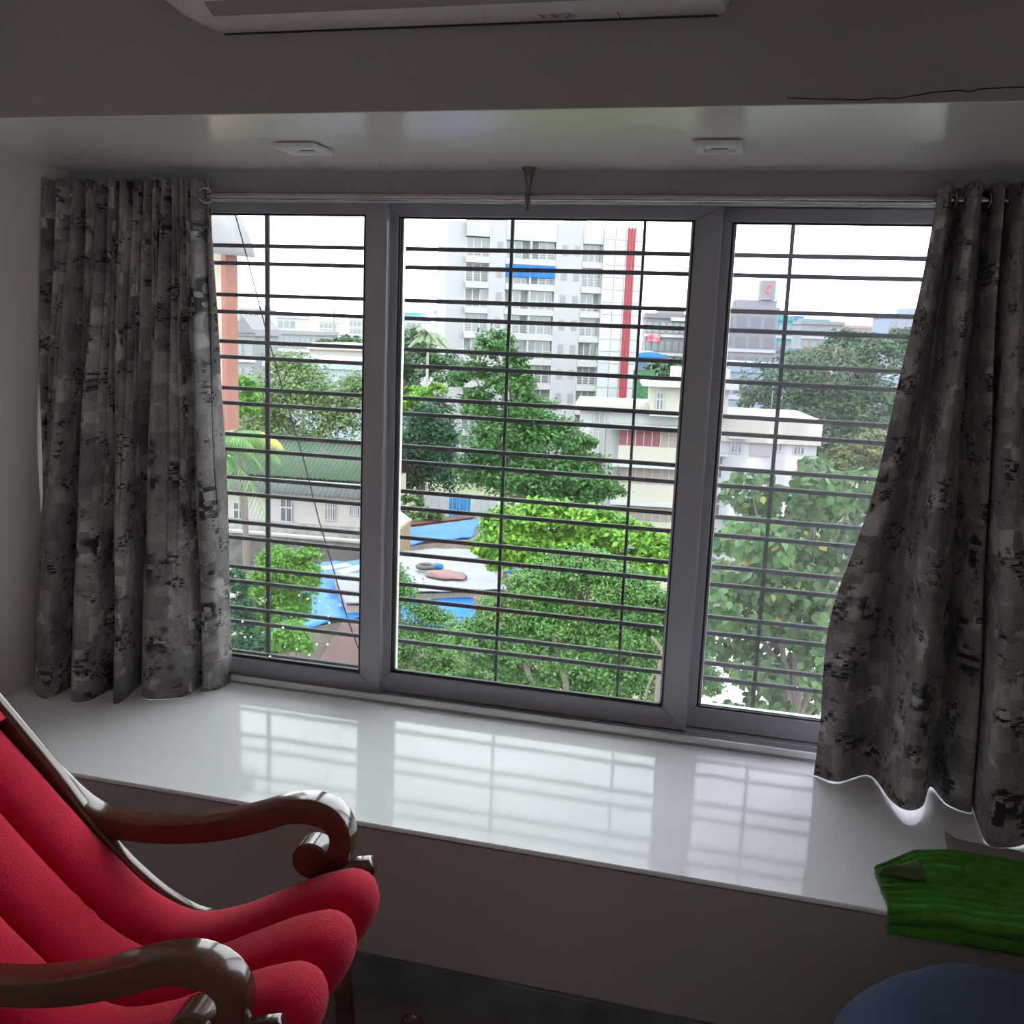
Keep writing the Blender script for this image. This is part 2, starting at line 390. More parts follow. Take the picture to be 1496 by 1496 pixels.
# ------------------------------------------------------------------ curtain rod
RY = .725; RZ = at(700, 289, RY)[2]
rod = thing('curtain_rod', 'slim steel curtain rod across the top of the window', 'curtain rod', (-.7, RY, RZ))
autosmooth(MB().tube([(-2.24,RY,RZ),(1.05,RY,RZ)], .0105, 14).build('rod', M_steel, rod))
for x in (-2.24, 1.05): autosmooth(MB().lathe([(.006,-.02),(.017,-.012),(.02,0),(.017,.012),(.006,.02)], (x,RY,RZ), 'x', 14).build('finial', M_steel, rod))
bx = at(773, 250, RY)[0]
br = autosmooth(MB().lathe([(.021,SZ-.002),(.021,SZ-.006),(.016,SZ-.012),(.011,SZ-.03),(.0075,SZ-.055),(.0062,RZ+.015),(.0062,RZ+.01)], (bx,RY,0), 'z', 16).build('bracket', M_dsteel, rod, label='flared ceiling bracket'))
autosmooth(MB().lathe([(.015,-.006),(.0165,-.005),(.0165,.005),(.015,.006)], (bx,RY,RZ), 'x', 16).build('bracket_ring', M_dsteel, br))
autosmooth(MB().lathe([(.003,RZ-.036),(.0055,RZ-.033),(.0055,RZ-.028),(.003,RZ-.024),(.005,RZ-.02),(.005,RZ-.012)], (bx,RY,0), 'z', 12).build('set_screw', M_dsteel, br))

# ------------------------------------------------------------------ curtains
def catmull(xs, ys, q):
    xs = np.asarray(xs, float); ys = np.asarray(ys, float)
    m = np.gradient(ys, xs); i = np.clip(np.searchsorted(xs, q) - 1, 0, len(xs)-2); h = xs[i+1]-xs[i]; t = (q-xs[i])/h
    return (2*t**3-3*t**2+1)*ys[i] + (t**3-2*t**2+t)*h*m[i] + (-2*t**3+3*t**2)*ys[i+1] + (t**3-t**2)*h*m[i+1]
def curtain(name, label, top, bot, ztop, zbot, npleat, amp, edge=None, nu=360, nw=70, mtl=None, wexp=1.0, seed=1, fold=.55, lining=True):
    """top/bot: lists of (x, y) knots along the cloth; pleats fade out downwards."""
    root = thing(name, label, 'curtain', (float(np.mean([b[0] for b in bot])), float(np.mean([b[1] for b in bot])), LZ))
    u = np.linspace(0, 1, nu)
    kt = np.linspace(0, 1, len(top)); kb = np.linspace(0, 1, len(bot))
    xt = catmull(kt, [p[0] for p in top], u); yt = catmull(kt, [p[1] for p in top], u)
    xb = catmull(kb, [p[0] for p in bot], u); yb = catmull(kb, [p[1] for p in bot], u)
    zb = catmull(kb, zbot, u) if hasattr(zbot, '__len__') else np.full(nu, zbot)
    P = np.zeros((nw, nu, 3)); UV = np.zeros((nw, nu, 2))
    rr = np.random.default_rng(seed); ph = rr.normal(0, .25, 5)
    du = u + .012*np.sin(9*u+ph[0]) + .008*np.sin(23*u+ph[1])
    arc = np.concatenate([[0], np.cumsum(np.hypot(np.diff(xb), np.diff(yb)))])
    arc = arc/arc[-1]*max(1.35, arc[-1])
    for i in range(nw):
        wv = i/(nw-1); s = wv**wexp; s = .55*s + .45*(3*s*s-2*s*s*s)
        ple = 2*np.abs(np.cos(PI*npleat*du + ph[2]))**.5 - 1
        ple2 = 2*np.abs(np.cos(PI*npleat*.5*du + ph[3] + .5*wv))**.5 - 1
        a1 = amp*(1-s)**1.5; a2 = amp*1.2*math.sin(PI*min(1, wv*1.15))**1
        x = xt*(1-s) + xb*s; y = yt*(1-s) + yb*s - a1*ple - fold*a2*ple2*(1-.5*s)
        x = x + .006*np.sin(5*wv*3 + u*17)*wv*(1-wv)*2
        if edge is not None: x = x + edge(u, wv)
        z = ztop*(1-wv) + zb*wv
        if i == 0: z = z + .004*ple
        P[i,:,0] = x; P[i,:,1] = y; P[i,:,2] = z; UV[i,:,0] = arc; UV[i,:,1] = z
    m = MB().grid(P, uv=UV)
    cl = m.build('fabric', mtl or M_curtL, root, True)
    so = cl.modifiers.new('thickness', 'SOLIDIFY'); so.thickness = .0022; so.offset = 0
    # white lining behind the cloth, slightly shorter than the hem at the sides
    if not lining: return root, P
    Q = P.copy(); Q[:,:,1] += .006; Q[-1,:,2] += .004; Q = Q[2:, 6:-6]
    ln = MB().grid(Q).build('lining', M_lining, root, True, label='white lining behind the cloth')
    return root, P

def wpx(px, py, Y): p = at(px, py, Y); return (float(p[0]), Y)
# left curtain
lt = [(-2.294,.69),(-2.215,.732),(-2.155,.73),(-2.095,.728),(-2.035,.726),(-1.975,.725),(-1.915,.722),(-1.86,.72),(-1.815,.715),(-1.778,.70),(-1.742,.755)]
def lz(px, py): p = at_z(px, py, LZ+.004); return (float(p[0]), float(p[1]))
lbot = [(-2.294,.59), lz(50,1006), lz(70,1019), (lz(84,1012)[0],.60), lz(104,1021), lz(128,1023), (lz(155,1012)[0],.58), lz(166,1026), lz(180,1022), (lz(195,1006)[0]-.01,.68), lz(208,1017), lz(240,1020), lz(274,1015), (lz(286,1006)[0],.70), (lz(300,1008)[0],.655), (lz(322,1004)[0],.69), (-1.712,.775)]
ctl, PL = curtain('curtain', 'grey patterned curtain gathered at the left end of the rod', lt, lbot, RZ+.042, LZ+.0015, 15, .034, nu=480, seed=3, fold=.8, lining=False)
def eyelet(x, root, yaw, cy=None):
    cy = RY if cy is None else cy
    m = MB(); R0, r0 = .022, .0045; vs = []; fs = []; A, B = 20, 8
    for i in range(A):
        a = 2*PI*i/A
        for j in range(B):
            b = 2*PI*j/B; rr = R0 + r0*math.cos(b); q = (r0*math.sin(b), rr*math.cos(a), rr*math.sin(a))
            vs.append((x + q[0]*math.cos(yaw) - q[1]*math.sin(yaw), cy + q[0]*math.sin(yaw) + q[1]*math.cos(yaw), RZ + q[2]))
            fs.append((i*B+j, i*B+(j+1) % B, ((i+1) % A)*B+(j+1) % B, ((i+1) % A)*B+j))
    return m.add(vs, fs).build('eyelet', M_steel, root, True)
eyelet(-1.752, ctl, -.75, .712)
for x, a in ((-1.83,-.4),(-1.90,.4),(-1.97,-.4),(-2.04,.4),(-2.11,-.4),(-2.18,.4)): eyelet(x, ctl, a)
# right curtain
rt = [(wpx(px,258,.735)[0], y) for px, y in ((1370,.69),(1384,.66),(1400,.775),(1411,.73),(1420,.65),(1430,.68),(1443,.775),(1452,.72),(1460,.65),(1469,.775),(1478,.70),(1487,.65),(1497,.69))] + [(.62,.775),(.70,.69),(.78,.775),(.86,.69),(.95,.76)]
def rz(px, py, z): p = at_z(px, py, LZ+z); return (float(p[0]), float(p[1]))
rbot = [rz(1190,1128,.012), rz(1225,1134,.02), (rz(1275,1143,.02)[0], .72), rz(1302,1158,.028), rz(1325,1178,.03), rz(1348,1172,.03), (rz(1368,1160,.03)[0], .69), rz(1385,1166,.02), rz(1418,1178,.02), (rz(1428,1190,.01)[0], .63), rz(1440,1226,.008), rz(1468,1237,.008), rz(1500,1230,.008), (.72,.52), (.80,.42), (.88,.52), (.95,.45), (1.03,.55)]
rzb = [LZ+q for q in (.004,.004,.004,.008,.020,.020,.008,.003,.003,.003,.003,.006,.006,.006,.006,.006,.006,.006)]
def redge(u, wv):
    # left edge billows towards the window, measured outline
    k = np.clip(1-u/.16, 0, 1)
    return k * (-.035*math.exp(-((wv-.72)/.16)**2))
ctr, PR = curtain('curtain', 'dark grey patterned curtain swept aside at the right end of the rod', rt, rbot, RZ+.036, rzb, 9, .003, redge, nu=420, seed=5)
for x, a in ((rt[2][0]-.012,.5),(rt[4][0]+.0,-.5),(rt[6][0],.5),(.63,-.5),(.70,.5),(.77,-.5),(.85,.5)): eyelet(x, ctr, a)

# ------------------------------------------------------------------ downlights
for px, py, lab in ((443,217,'square white downlight in the bay ceiling nearer the left curtain'), (1050,214,'square white downlight in the bay ceiling nearer the right curtain')):
    p = at_z(px, py, SZ-.008); x, y = float(p[0]), float(p[1]); h = .058
    dl = thing('downlight', lab, 'downlight', (x, y, SZ-.002), group='downlights in the bay ceiling')
    m = MB()
    for a, b in (((-h,h),(-h,-h+.022)),((-h,h),(h-.022,h)),((-h,-h+.022),(-h+.022,h-.022)),((h-.022,h),(-h+.022,h-.022))):
        m.bbox(x+a[0], x+a[1], y+b[0], y+b[1], SZ-.016, SZ-.0005-.002, .003)
    m.build('frame', M_wplate, dl)
    MB().box(x-h+.022, x+h-.022, y-h+.022, y+h-.022, SZ-.008, SZ-.0025).build('diffuser', M_diff, dl)
    MB().box(x-.02, x+.02, y+h-.036, y+h-.032, SZ-.0095, SZ-.008).build('slot', M_dark, dl)

# ------------------------------------------------------------------ air conditioner
AX0, AX1 = -1.372, -.158; az = 2.283
ac = thing('air_conditioner', 'white split air conditioner on the beam above the window', 'air conditioner', ((AX0+AX1)/2, 0, az))
prof = [(0,0),(-.045,.0),(-.075,.006),(-.14,.03),(-.185,.058),(-.212,.1),(-.22,.16),(-.215,.25),(-.19,.285),(-.15,.295),(0,.295)]
def ac_sec(x, sh):
    return [(x, py*(1-.15*sh) , az + max(pz, sh*.11*(1-0.0)) if pz < .11 else az+pz - (sh*.02)) for py, pz in prof]
xs = [(AX0,.75),(AX0+.02,.42),(AX0+.05,.2),(AX0+.08,.08),(AX0+.11,0),(AX1-.02,0),(AX1-.006,.05),(AX1,.2)]
o = MB().sweep(None, [ac_sec(x, s) for x, s in xs]).build('casing', M_white, ac); autosmooth(o, 35)
# outlet opening with flap, sitting proud of the sloped underside
def und(x, t, off):   # point on the sloped underside between profile 2 and 4
    a = np.array([-.072,.006]); b = np.array([-.185,.058]); q = a+(b-a)*t; n = np.array([-.42,-.907]); q = q+n*off
    return (x, q[0], az+q[1])
ox0, ox1 = AX0+.125, AX1-.05
def slab(x0, x1, t0, t1, o0, o1):
    return MB().add([und(x0,t0,o0),und(x1,t0,o0),und(x1,t1,o0),und(x0,t1,o0),und(x0,t0,o1),und(x1,t0,o1),und(x1,t1,o1),und(x0,t1,o1)], [(0,1,2,3),(7,6,5,4),(0,4,5,1),(1,5,6,2),(2,6,7,3),(3,7,4,0)])
slab(ox0, ox1, .12, .95, -.004, .0008).build('outlet', M_dark, ac)
fl = slab(ox0+.01, ox1-.01, .16, .9, .001, .006).build('flap', mat('flap_beige_plastic', (.30,.27,.26), .5), ac)
for k in range(9):
    x = ox0+.06+k*(ox1-ox0-.12)/8; slab(x, x+.004, .13, .16, .001, .008).build('hinge_tab', M_white, ac)
# worn sticker on the underside and seam marks
def ul(x, y, off): return (x, y, az-off)
p0 = at_z(785,18,az); p1 = at_z(838,16,az)
MB().box(float(p0[0]), float(p1[0]), -.047, -.022, az-.0006, az+.0002).build('sticker', mat('worn_grey_sticker', (.20,.20,.19), .6, var=(70,(.62,.60,.59),.03)), ac)
MB().box(-.372, -.370, -.045, -.001, az-.0005, az+.001).build('seam', M_dark, ac)
MB().tube([(AX0+.11,-.003,az-.0015),(AX1-.02,-.003,az-.0015)], .0025, 6).build('back_edge_strip', M_dark, ac)  # thin dark strip along the rear lower edge of the casing

# ------------------------------------------------------------------ rocking chair
M_red = mat('red_velvet', (.58,.006,.040), .85, spec=.12, sheen=.08, var=(14,(.49,.005,.032),.3), bump=(190,.55,.004))
M_wood = mat('dark_polished_wood', (.115,.038,.018), .18, spec=.5, coat=.3, var=(6,(.06,.020,.011),.25))
ch = thing('rocking_chair', 'red channel tufted rocking chair with dark scrolled wooden arms', 'rocking chair', (-.897, -.286, 0), math.atan2(.111, .9938))
def smooth_path(pts, n):
    pts = np.array(pts, float); d = np.concatenate([[0], np.cumsum(np.linalg.norm(np.diff(pts[:, :2], axis=0), axis=1))])
    q = np.linspace(0, d[-1], n); return np.stack([catmull(d, pts[:, k], q) for k in range(pts.shape[1])], 1)
def ribbon(path, v0, v1, r, seg=3):
    """path rows: s, z, half height; swept rounded bar between lateral positions v0..v1 (local y = -v)."""
    secs = []; vc = (v0+v1)/2; hw = (v1-v0)/2; N = len(path)
    for i in range(N):
        a = path[max(i-1,0)]; b = path[min(i+1,N-1)]; t = np.array([b[0]-a[0], b[1]-a[1]]); t /= np.linalg.norm(t)+1e-9; n = np.array([-t[1], t[0]])
        hh = path[i][2]; rr = min(r, hh*.95, hw*.95); sec = []
        for cx, cy, a0 in ((hw-rr, hh-rr, 0), (-hw+rr, hh-rr, 90), (-hw+rr, -hh+rr, 180), (hw-rr, -hh+rr, 270)):
            for k in range(seg+1):
                an = math.radians(a0 + 90*k/seg); x = cx + rr*math.cos(an); y = cy + rr*math.sin(an)
                sec.append((path[i][0] + n[0]*y, -(vc + x), path[i][1] + n[1]*y))
        secs.append(sec)
    return MB().sweep(None, secs)
arm = [(-.645,.652,.018),(-.615,.62,.026),(-.575,.578,.030),(-.52,.545,.028),(-.447,.532,.025),(-.34,.535,.0245),(-.22,.556,.026),(-.12,.590,.027),(-.05,.617,.0265),(.005,.622,.029),(.04,.610,.028),(.060,.585,.0255),(.064,.555,.024),(.055,.520,.026),(.036,.492,.028),(.012,.482,.022),(-.006,.490,.016)]
for v0 in (-.030, .530):
    ap = smooth_path(arm, 64)
    a = ribbon(ap, v0, v0+.058, .007, 3).build('armrest', M_wood, ch, True, local=True); autosmooth(a, 25)
    sc = MB(); pr = [(.0,0),(.036,0),(.0415,.005),(.0415,.055),(.036,.06),(.0,.06)]
    sc.lathe([(max(r,.001), h) for r, h in pr], (0,0,0), 'y', 28)
    sc.v = [(x*1.02, -(v0-.001) - y, z + .511) for x, y, z in sc.v]
    autosmooth(sc.build('scroll', M_wood, a, local=True), 30)
# side rails of the continuous seat and back
crest = [(-1.10,1.225),(-.98,1.085),(-.85,.945),(-.693,.768),(-.60,.672),(-.538,.606),(-.43,.500),(-.336,.424),(-.25,.394),(-.147,.420),(-.04,.474),(.066,.527),(.118,.541),(.156,.527),(.174,.486),(.160,.435),(.128,.385),(.08,.35)]
rail = [(-1.12,1.215,.022),(-.98,1.065,.024),(-.85,.922,.024),(-.70,.752,.024),(-.603,.640,.024),(-.501,.512,.024),(-.405,.418,.024),(-.33,.366,.024),(-.25,.335,.025),(-.147,.355,.026),(-.04,.412,.027),(.06,.470,.026),(.105,.502,.024),(.135,.514,.018)]
for v0 in (-.002, .522):
    ribbon(smooth_path(rail, 60), v0, v0+.036, .010, 3).build('side_rail', M_wood, ch, True, local=True)
# three upholstered channels
cp_ = smooth_path(crest, 90)
tan = np.gradient(cp_, axis=0); tan /= np.linalg.norm(tan, axis=1)[:, None]; nor = np.stack([-tan[:,1], tan[:,0]], 1)
VB = [.034, .190, .358, .526]
for k in range(3):
    a, b = VB[k], VB[k+1]; nv = 22; th = np.linspace(0, PI, nv)
    vv = (a+b)/2 - (b-a)/2*np.sign(np.cos(th))*np.abs(np.cos(th))**.9*1.0
    bul = np.sin(th)**.62
    P = np.zeros((nv+3, len(cp_), 3))
    endf = np.ones(len(cp_)); kk = 7
    endf[-kk:] = np.sqrt(np.clip(1-(np.arange(kk)/(kk-1))**2, .03, 1)); endf[:4] = [.3,.7,.9,1]
    wr = np.zeros(len(cp_))
    for j in range(nv):
        dep = .062*(1-bul[j]*endf)
        if k == 1: dep = dep + .0022*np.sin(np.arange(len(cp_))*2.6)*np.exp(-((np.arange(len(cp_))-49)/4.)**2)*(1 if j < 9 else .3)
        q = cp_ - nor*dep[:, None]
        tip = np.clip((np.arange(len(cp_))-66)/14., 0, 1)
        vj = vv[j] + ((a+b)/2 - vv[j])*0.16*tip**2
        P[j,:,0] = q[:,0]; P[j,:,1] = -vj; P[j,:,2] = q[:,1]
    for e, j in ((nv, nv-1), (nv+1, nv//2), (nv+2, 0)):
        q = cp_ - nor*.088
        P[e,:,0] = q[:,0]; P[e,:,1] = P[j,:,1]; P[e,:,2] = q[:,1]
    m = MB().grid(P, closed_u=True)
    n_ = P.shape[1]; m.f += [tuple(i*n_ for i in range(nv+3)), tuple(i*n_+n_-1 for i in range(nv+2, -1, -1))]
    m.build('cushion_channel', M_red, ch, True, local=True)
# head cushion strapped over the top of the back
hd = np.array([(-1.03,1.155),(-.93,1.045),(-.83,.935),(-.735,.828),(-.690,.775)])
P = np.zeros((12, 24, 3)); hp = smooth_path(np.column_stack([hd, np.zeros(5)]), 24)[:, :2]
t_ = np.gradient(hp, axis=0); t_ /= np.linalg.norm(t_, axis=1)[:, None]; n2 = np.stack([-t_[:,1], t_[:,0]], 1)
m = MB()
for side in (1, -1):
    P = np.zeros((26, 24, 3))
    for i in range(26):
        for j in range(24):
            x = (i/25*2-1); y = (j/23*2-1); h = .045*((1-abs(x)**6)*(1-abs(y)**4))**.5*(1 if side > 0 else .35)
            q = hp[j] + n2[j]*(.012 + side*h); P[i,j] = (q[0], -(.28 + x*.225), q[1])
    if side < 0: P = P[::-1]
    m.grid(P)
m.build('head_cushion', M_red, ch, True, local=True)
# frame below: cross bars, legs and rockers
for s_, z_ in ((-.25,.315),(.10,.44),(-.62,.60),(-1.12,1.215)):
    autosmooth(MB().tube([(s_, -.012, z_), (s_, -.546, z_)], .016, 10).build('cross_bar', M_wood, ch, local=True))
rk = [(-.98,.135,.017),(-.80,.070,.019),(-.60,.032,.02),(-.36,.0215,.021),(-.12,.032,.021),(.08,.068,.021),(.19,.112,.02),(.225,.140,.017)]
for v0 in (.006, .520):
    r_ = ribbon(smooth_path(rk, 40), v0, v0+.034, .009, 3).build('rocker', M_wood, ch, True, local=True)
    autosmooth(MB().lathe([(.008,-.024),(.02,-.02),(.026,-.008),(.026,.008),(.02,.02),(.008,.024)], (.232,-(v0+.017),.148), 'y', 16).build('rocker_tip', M_wood, r_, local=True))
    ribbon(smooth_path([(.02,.485,.022),(.055,.36,.02),(.075,.22,.018),(.085,.085,.02)], 16), v0+.002, v0+.032, .008, 3).build('leg', M_wood, ch, True, local=True)
    ribbon(smooth_path([(-.36,.385,.022),(-.42,.28,.02),(-.47,.15,.018),(-.50,.04,.02)], 16), v0+.002, v0+.032, .008, 3).build('leg', M_wood, ch, True, local=True)

# ------------------------------------------------------------------ green ribbed cloth on the ledge
M_green = mat('green_ribbed_terry', (.085,.33,.045), .9, spec=.05, sheen=.05, var=(30,(.055,.22,.028),.25), bump=(240,.8,.004))
M_gback = mat('green_terry_back', (.09,.13,.05), .9, bump=(200,.5,.003))
tw = thing('towel', 'green ribbed towel hanging over the right end of the ledge', 'towel', (.62, .1, LZ))
nu, nv = 70, 90
P = np.zeros((nu, nv, 3))
bl = at_z(1284,1284,LZ+.012); tl = at_z(1352,1262,LZ+.015)
for i in range(nu):
    a = i/(nu-1)
    for j in range(nv):
        b = j/(nv-1)        # 0 at the back edge, 1 at the hanging front hem
        L = .30 + .012*math.sin(a*9)
        yb_ = float(np.interp(a, [0,.08,.18,.4,1], [.165,.21,.262,.298,.312]))
        dist = b*(yb_+.062); y = yb_ - dist
        x0 = .312 + .012*(b-.5) - .006*math.sin(b*5)
        x = x0 + a*.52
        z = LZ + .0165 + .003*math.sin(b*2*PI*11) + .018*math.exp(-((a-.33)/.14)**2)*math.exp(-((b-.18)/.22)**2) + .008*math.sin(a*6+b*4)*math.sin(PI*min(1,b*1.3))
        z += .006*mnoise.noise(Vector((a*6, b*6, 1.3)))
        if y < .012:      # roll over the ledge edge and hang down
            e = (.012 - y); ang = min(e/.022, PI/2); z2 = z - .022*(1-math.cos(ang)) - max(0, e-.022*PI/2); y = .012 - .022*math.sin(ang) - .004*math.sin(b*60); z = z2
        P[i, j] = (x, y, z)
mtw = MB().grid(P).build('cloth', M_green, tw, True)
so = mtw.modifiers.new('thickness', 'SOLIDIFY'); so.thickness = .006; so.offset = -1
# turned-back corner showing the underside
q0 = at_z(1283,1278,LZ+.026); q1 = at_z(1340,1257,LZ+.040); q2 = at_z(1352,1287,LZ+.032); q3 = at_z(1300,1270,LZ+.038)
P = np.zeros((10, 10, 3))
for i in range(10):
    for j in range(10):
        a = i/9; b = j/9
        p = q0*(1-a)*(1-b) + (q0*.3+q3*.7)*(1-a)*b*0 + q2*a*(1-b) + q1*a*b + q3*(1-a)*b
        P[i, j] = p + np.array([0, 0, .012*math.sin(PI*b)*(1-a*.4)])
fl_ = MB().grid(P).build('turned_corner', M_gback, tw, True, label='turned back corner showing the duller underside')
so = fl_.modifiers.new('thickness', 'SOLIDIFY'); so.thickness = .006; so.offset = 0
MB().tube([P0 for P0 in mtw.data.vertices and [tuple(Vector(mtw.data.vertices[j].co) + Vector(tw.location)) for j in range(8, nv)]], .0028, 5).build('selvedge', mat('pale_green_edge', (.16,.24,.11), .9), tw, True)

# clear plastic packet under the towel
M_film = mat('grey_film', (.30,.29,.28), .2, spec=.6)
pk = MB(); A = at_z(1384,1246,LZ+.012); B_ = at_z(1390,1238,LZ+.012); Cc = at_z(1430,1243,LZ+.008); Dd = at_z(1480,1262,LZ+.006)
g_ = np.zeros((8, 8, 3))
for i in range(8):
    for j in range(8):
        a = i/7; b = j/7
        g_[i, j] = (.487+a*.20, .330+b*.06-.01*a, LZ+.003+.016*max(0, 1-a*5)*b + .003*math.sin(a*8+b*5)**2)
po = pk.grid(g_).build('plastic_packet', M_film, None, True, label='flat grey plastic packet tucked behind the green towel', cat='packet', loc=(.58,.3,LZ))
so = po.modifiers.new('thickness', 'SOLIDIFY'); so.thickness = .002; so.offset = 1

# ------------------------------------------------------------------ bed corner with a navy sheet
M_navy = mat('navy_cotton', (.020,.034,.080), .85, spec=.1, sheen=.06, var=(5,(.018,.030,.068),.3), bump=(14,.3,.01))
BX0, BX1, BY0, BY1 = .165, XR-.015, -2.05, -.105
bed = thing('bed', 'bed corner under a dark navy sheet below the green towel', 'bed', ((BX0+BX1)/2, (BY0+BY1)/2, 0))
def rrect(x0, x1, y0, y1, r, n=14):
    pts = []
    for cx, cy, a0, rr in ((x1-.05, y1-.05, 0, .05), (x0+r*.86, y1-r, 90, r), (x0+.12, y0+.12, 180, .12), (x1-.05, y0+.05, 270, .05)):
        for k in range(n+1):
            a = math.radians(a0+90*k/n); sx = .86 if rr == r else 1.0; pts.append((cx+rr*sx*math.cos(a), cy+rr*math.sin(a)))
    return pts
rings = []
for ins, z in ((.03,.19),(.0,.22),(.0,.36),(.012,.40),(.035,.43),(.06,.462),(.10,.482),(.16,.494),(.28,.500),(.42,.502)):
    pr_ = rrect(BX0+ins, BX1-min(ins,.06), BY0+ins, BY1-ins, max(.03, .36-ins*.7))
    q_ = []
    for x, y in pr_:
        nz_ = mnoise.noise(Vector((x*5, y*5, z*4))) ; cr = abs(mnoise.noise(Vector(((x-y)*5, (x+y)*1.6, 2.0))))
        q_.append((x + .006*nz_, y + .006*nz_, z + (.004*nz_ - .006*max(0, .12-cr)/.12 if z > .3 else 0)))
    rings.append(q_)
mb_ = MB().sweep(None, rings)
autosmooth(mb_.build('sheet', M_navy, bed, True), 80)
M_bedw = mat('dark_bed_wood', (.06,.03,.02), .4)
MB().bbox(BX0+.10, BX1-.02, BY0+.05, BY1-.12, .10, .19, .01).build('bed_base', M_bedw, bed)
for x in (BX0+.16, BX1-.1):
    for y in (BY0+.12, BY1-.3): MB().bbox(x-.03, x+.03, y-.03, y+.03, 0, .10, .004).build('leg', M_bedw, bed)

# ==================================================================== OUTSIDE
GZ = -14.0
_mat = mat
def mat(name, col, rough=.6, **k):      # outdoor materials are matt, their colours darkened to suit the exposure
    k.setdefault('spec', .15); return _mat(name, col, rough, **k)
M_ground = mat('damp_ground', (.16,.15,.12), .9, var=(.15,(.08,.10,.05),.2))
MB().box(-900, 900, 4.0, 2200, GZ-.5, GZ).build('ground', M_ground, None, False, label='ground of the city outside', kind='structure')
# the building's own outer wall below the window
MB().box(-6, 6, YO+.051, YO+.35, GZ, -.35).build('wall_outer', mat('outer_plaster', (.5,.47,.43), .8), None, False, label='outer wall of the building below the window', kind='structure')

class Fac:
    """vertical facade plane: u metres along it, z up, d metres behind it"""
    def __init__(s, px, py, Y, deg):
        s.p = at(px, py, Y); a = math.radians(deg); s.e = np.array([math.cos(a), math.sin(a), 0]); s.n = np.array([-math.sin(a), math.cos(a), 0])
    def hit(s, px, py, d=0.0):
        r = ray(px, py); t = np.dot(s.p + s.n*d - CAM, s.n)/np.dot(r, s.n); q = CAM + r*t
        return float(np.dot(q - s.p, s.e)), float(q[2])
    def u(s, px, py=500): return s.hit(px, py)[0]
    def z(s, px, py): return s.hit(px, py)[1]
    def W(s, u, z, d): q = s.p + s.e*u + s.n*d; return (q[0], q[1], z)
    def box(s, mb, u0, u1, z0, z1, d0, d1):
        return mb.add([s.W(u0,z0,d0),s.W(u1,z0,d0),s.W(u1,z0,d1),s.W(u0,z0,d1),s.W(u0,z1,d0),s.W(u1,z1,d0),s.W(u1,z1,d1),s.W(u0,z1,d1)],
                      [(0,3,2,1),(4,5,6,7),(0,1,5,4),(1,2,6,5),(2,3,7,6),(3,0,4,7)])
    def part(s, name, mat_, parent, *a, **k): return s.box(MB(), *a).build(name, mat_, parent, **k)
    def base(s, u=0): return s.W(u, GZ, 0)

M_tower = mat('tower_white_paint', (0.187,0.187,0.198), .7, stain=(.5,.09,(.28,.28,.28),.60))
M_slab = mat('tower_slab_paint', (0.201,0.200,0.198), .75, stain=(.8,.25,(.24,.23,.21),.54))
M_wglass = mat('tower_blue_grey_glass', (0.074,0.089,0.092), .15, spec=.6)
M_wgd = mat('tower_dark_glass', (0.081,0.096,0.099), .15, spec=.6)
M_curtw = mat('tower_window_curtain', (0.102,0.106,0.102), .6)
M_wframe = mat('tower_window_frame', (0.298,0.298,0.298), .5)
M_rail_t = mat('tower_rail_grey', (0.248,0.248,0.254), .5)
M_louv = mat('tower_louvre_grey', (0.132,0.128,0.132), .6)
M_clad = mat('tower_cladding_panel', (0.181,0.196,0.206), .25, spec=.6)
M_clad2 = mat('tower_cladding_pale', (0.210,0.218,0.224), .3, spec=.6)
M_clad_j = mat('tower_cladding_joint', (.20,.21,.22), .7)
M_redst = mat('tower_red_stripe', (0.166,0.014,0.023), .5)
M_bluet = mat('blue_tarpaulin', (.002,.075,.36), .5, var=(.9,(.002,.055,.27),.25), bump=(2.5,.5,.2))

# ---------------- white tower
F = Fac(655, 322, 110, 23)
tw_u0 = 0.0; u = lambda px: F.u(px, 440)
tower = thing('apartment_tower', 'tall white apartment tower with a vertical red stripe', 'apartment tower', F.base(8))
pitch = abs(F.z(680, 383) - F.z(680, 345.5)); zr0 = F.z(680, 345.5)         # top of the first window row
Ztop = F.z(680, 312); dep = 16
uA0, uA1 = u(679), u(713); uB0, uB1 = u(737), u(809); uD0, uD1 = u(848), u(877); uE0, uE1 = u(877), u(933)
nrow = 10
F.part('wall', M_tower, tower, 0, uA0, GZ, F.z(660,322), .6, dep)
F.part('wall', M_tower, tower, uA1, uB0, GZ, Ztop, 0, dep)
F.part('wall', M_tower, tower, uB1, uD0, GZ, Ztop-.3, 0, dep)
F.part('back_wall', M_tower, tower, uA0, uE1, GZ, Ztop-1.2, 1.5, dep)
F.part('parapet', M_tower, tower, uA0, uA1, zr0+.1, Ztop, -.15, 1.6)
F.part('parapet', M_slab, tower, uB0, uB1, zr0-.1, Ztop-.5, -.1, 1.6)
F.part('parapet', M_slab, tower, uD0, uD1, zr0-.1, Ztop-.9, -.1, 1.6)
wh = pitch*.76
def glazing(parent, u0, u1, zt, hh, style, rr):
    """a recessed window bay: panes, frame and curtains"""
    n = 3; w_ = (u1-u0)/n
    fr_ = F.box(MB(), u0, u1, zt-.08, zt, .62, .72); F.box(fr_, u0, u1, zt-hh, zt-hh+.08, .62, .72)
    for k in range(n+1): F.box(fr_, u0+k*w_-.05, u0+k*w_+.05, zt-hh, zt, .6, .72)
    fo = fr_.build('window', M_wframe, parent)
    for k in range(n):
        q = rr.random(); F.part('pane', M_wglass if q < .5 else (M_wgd if q < .75 else M_curtw), fo, u0+k*w_+.05, u0+(k+1)*w_-.05, zt-hh+.08, zt-.08, .66, .70)
rr = random.Random(4)
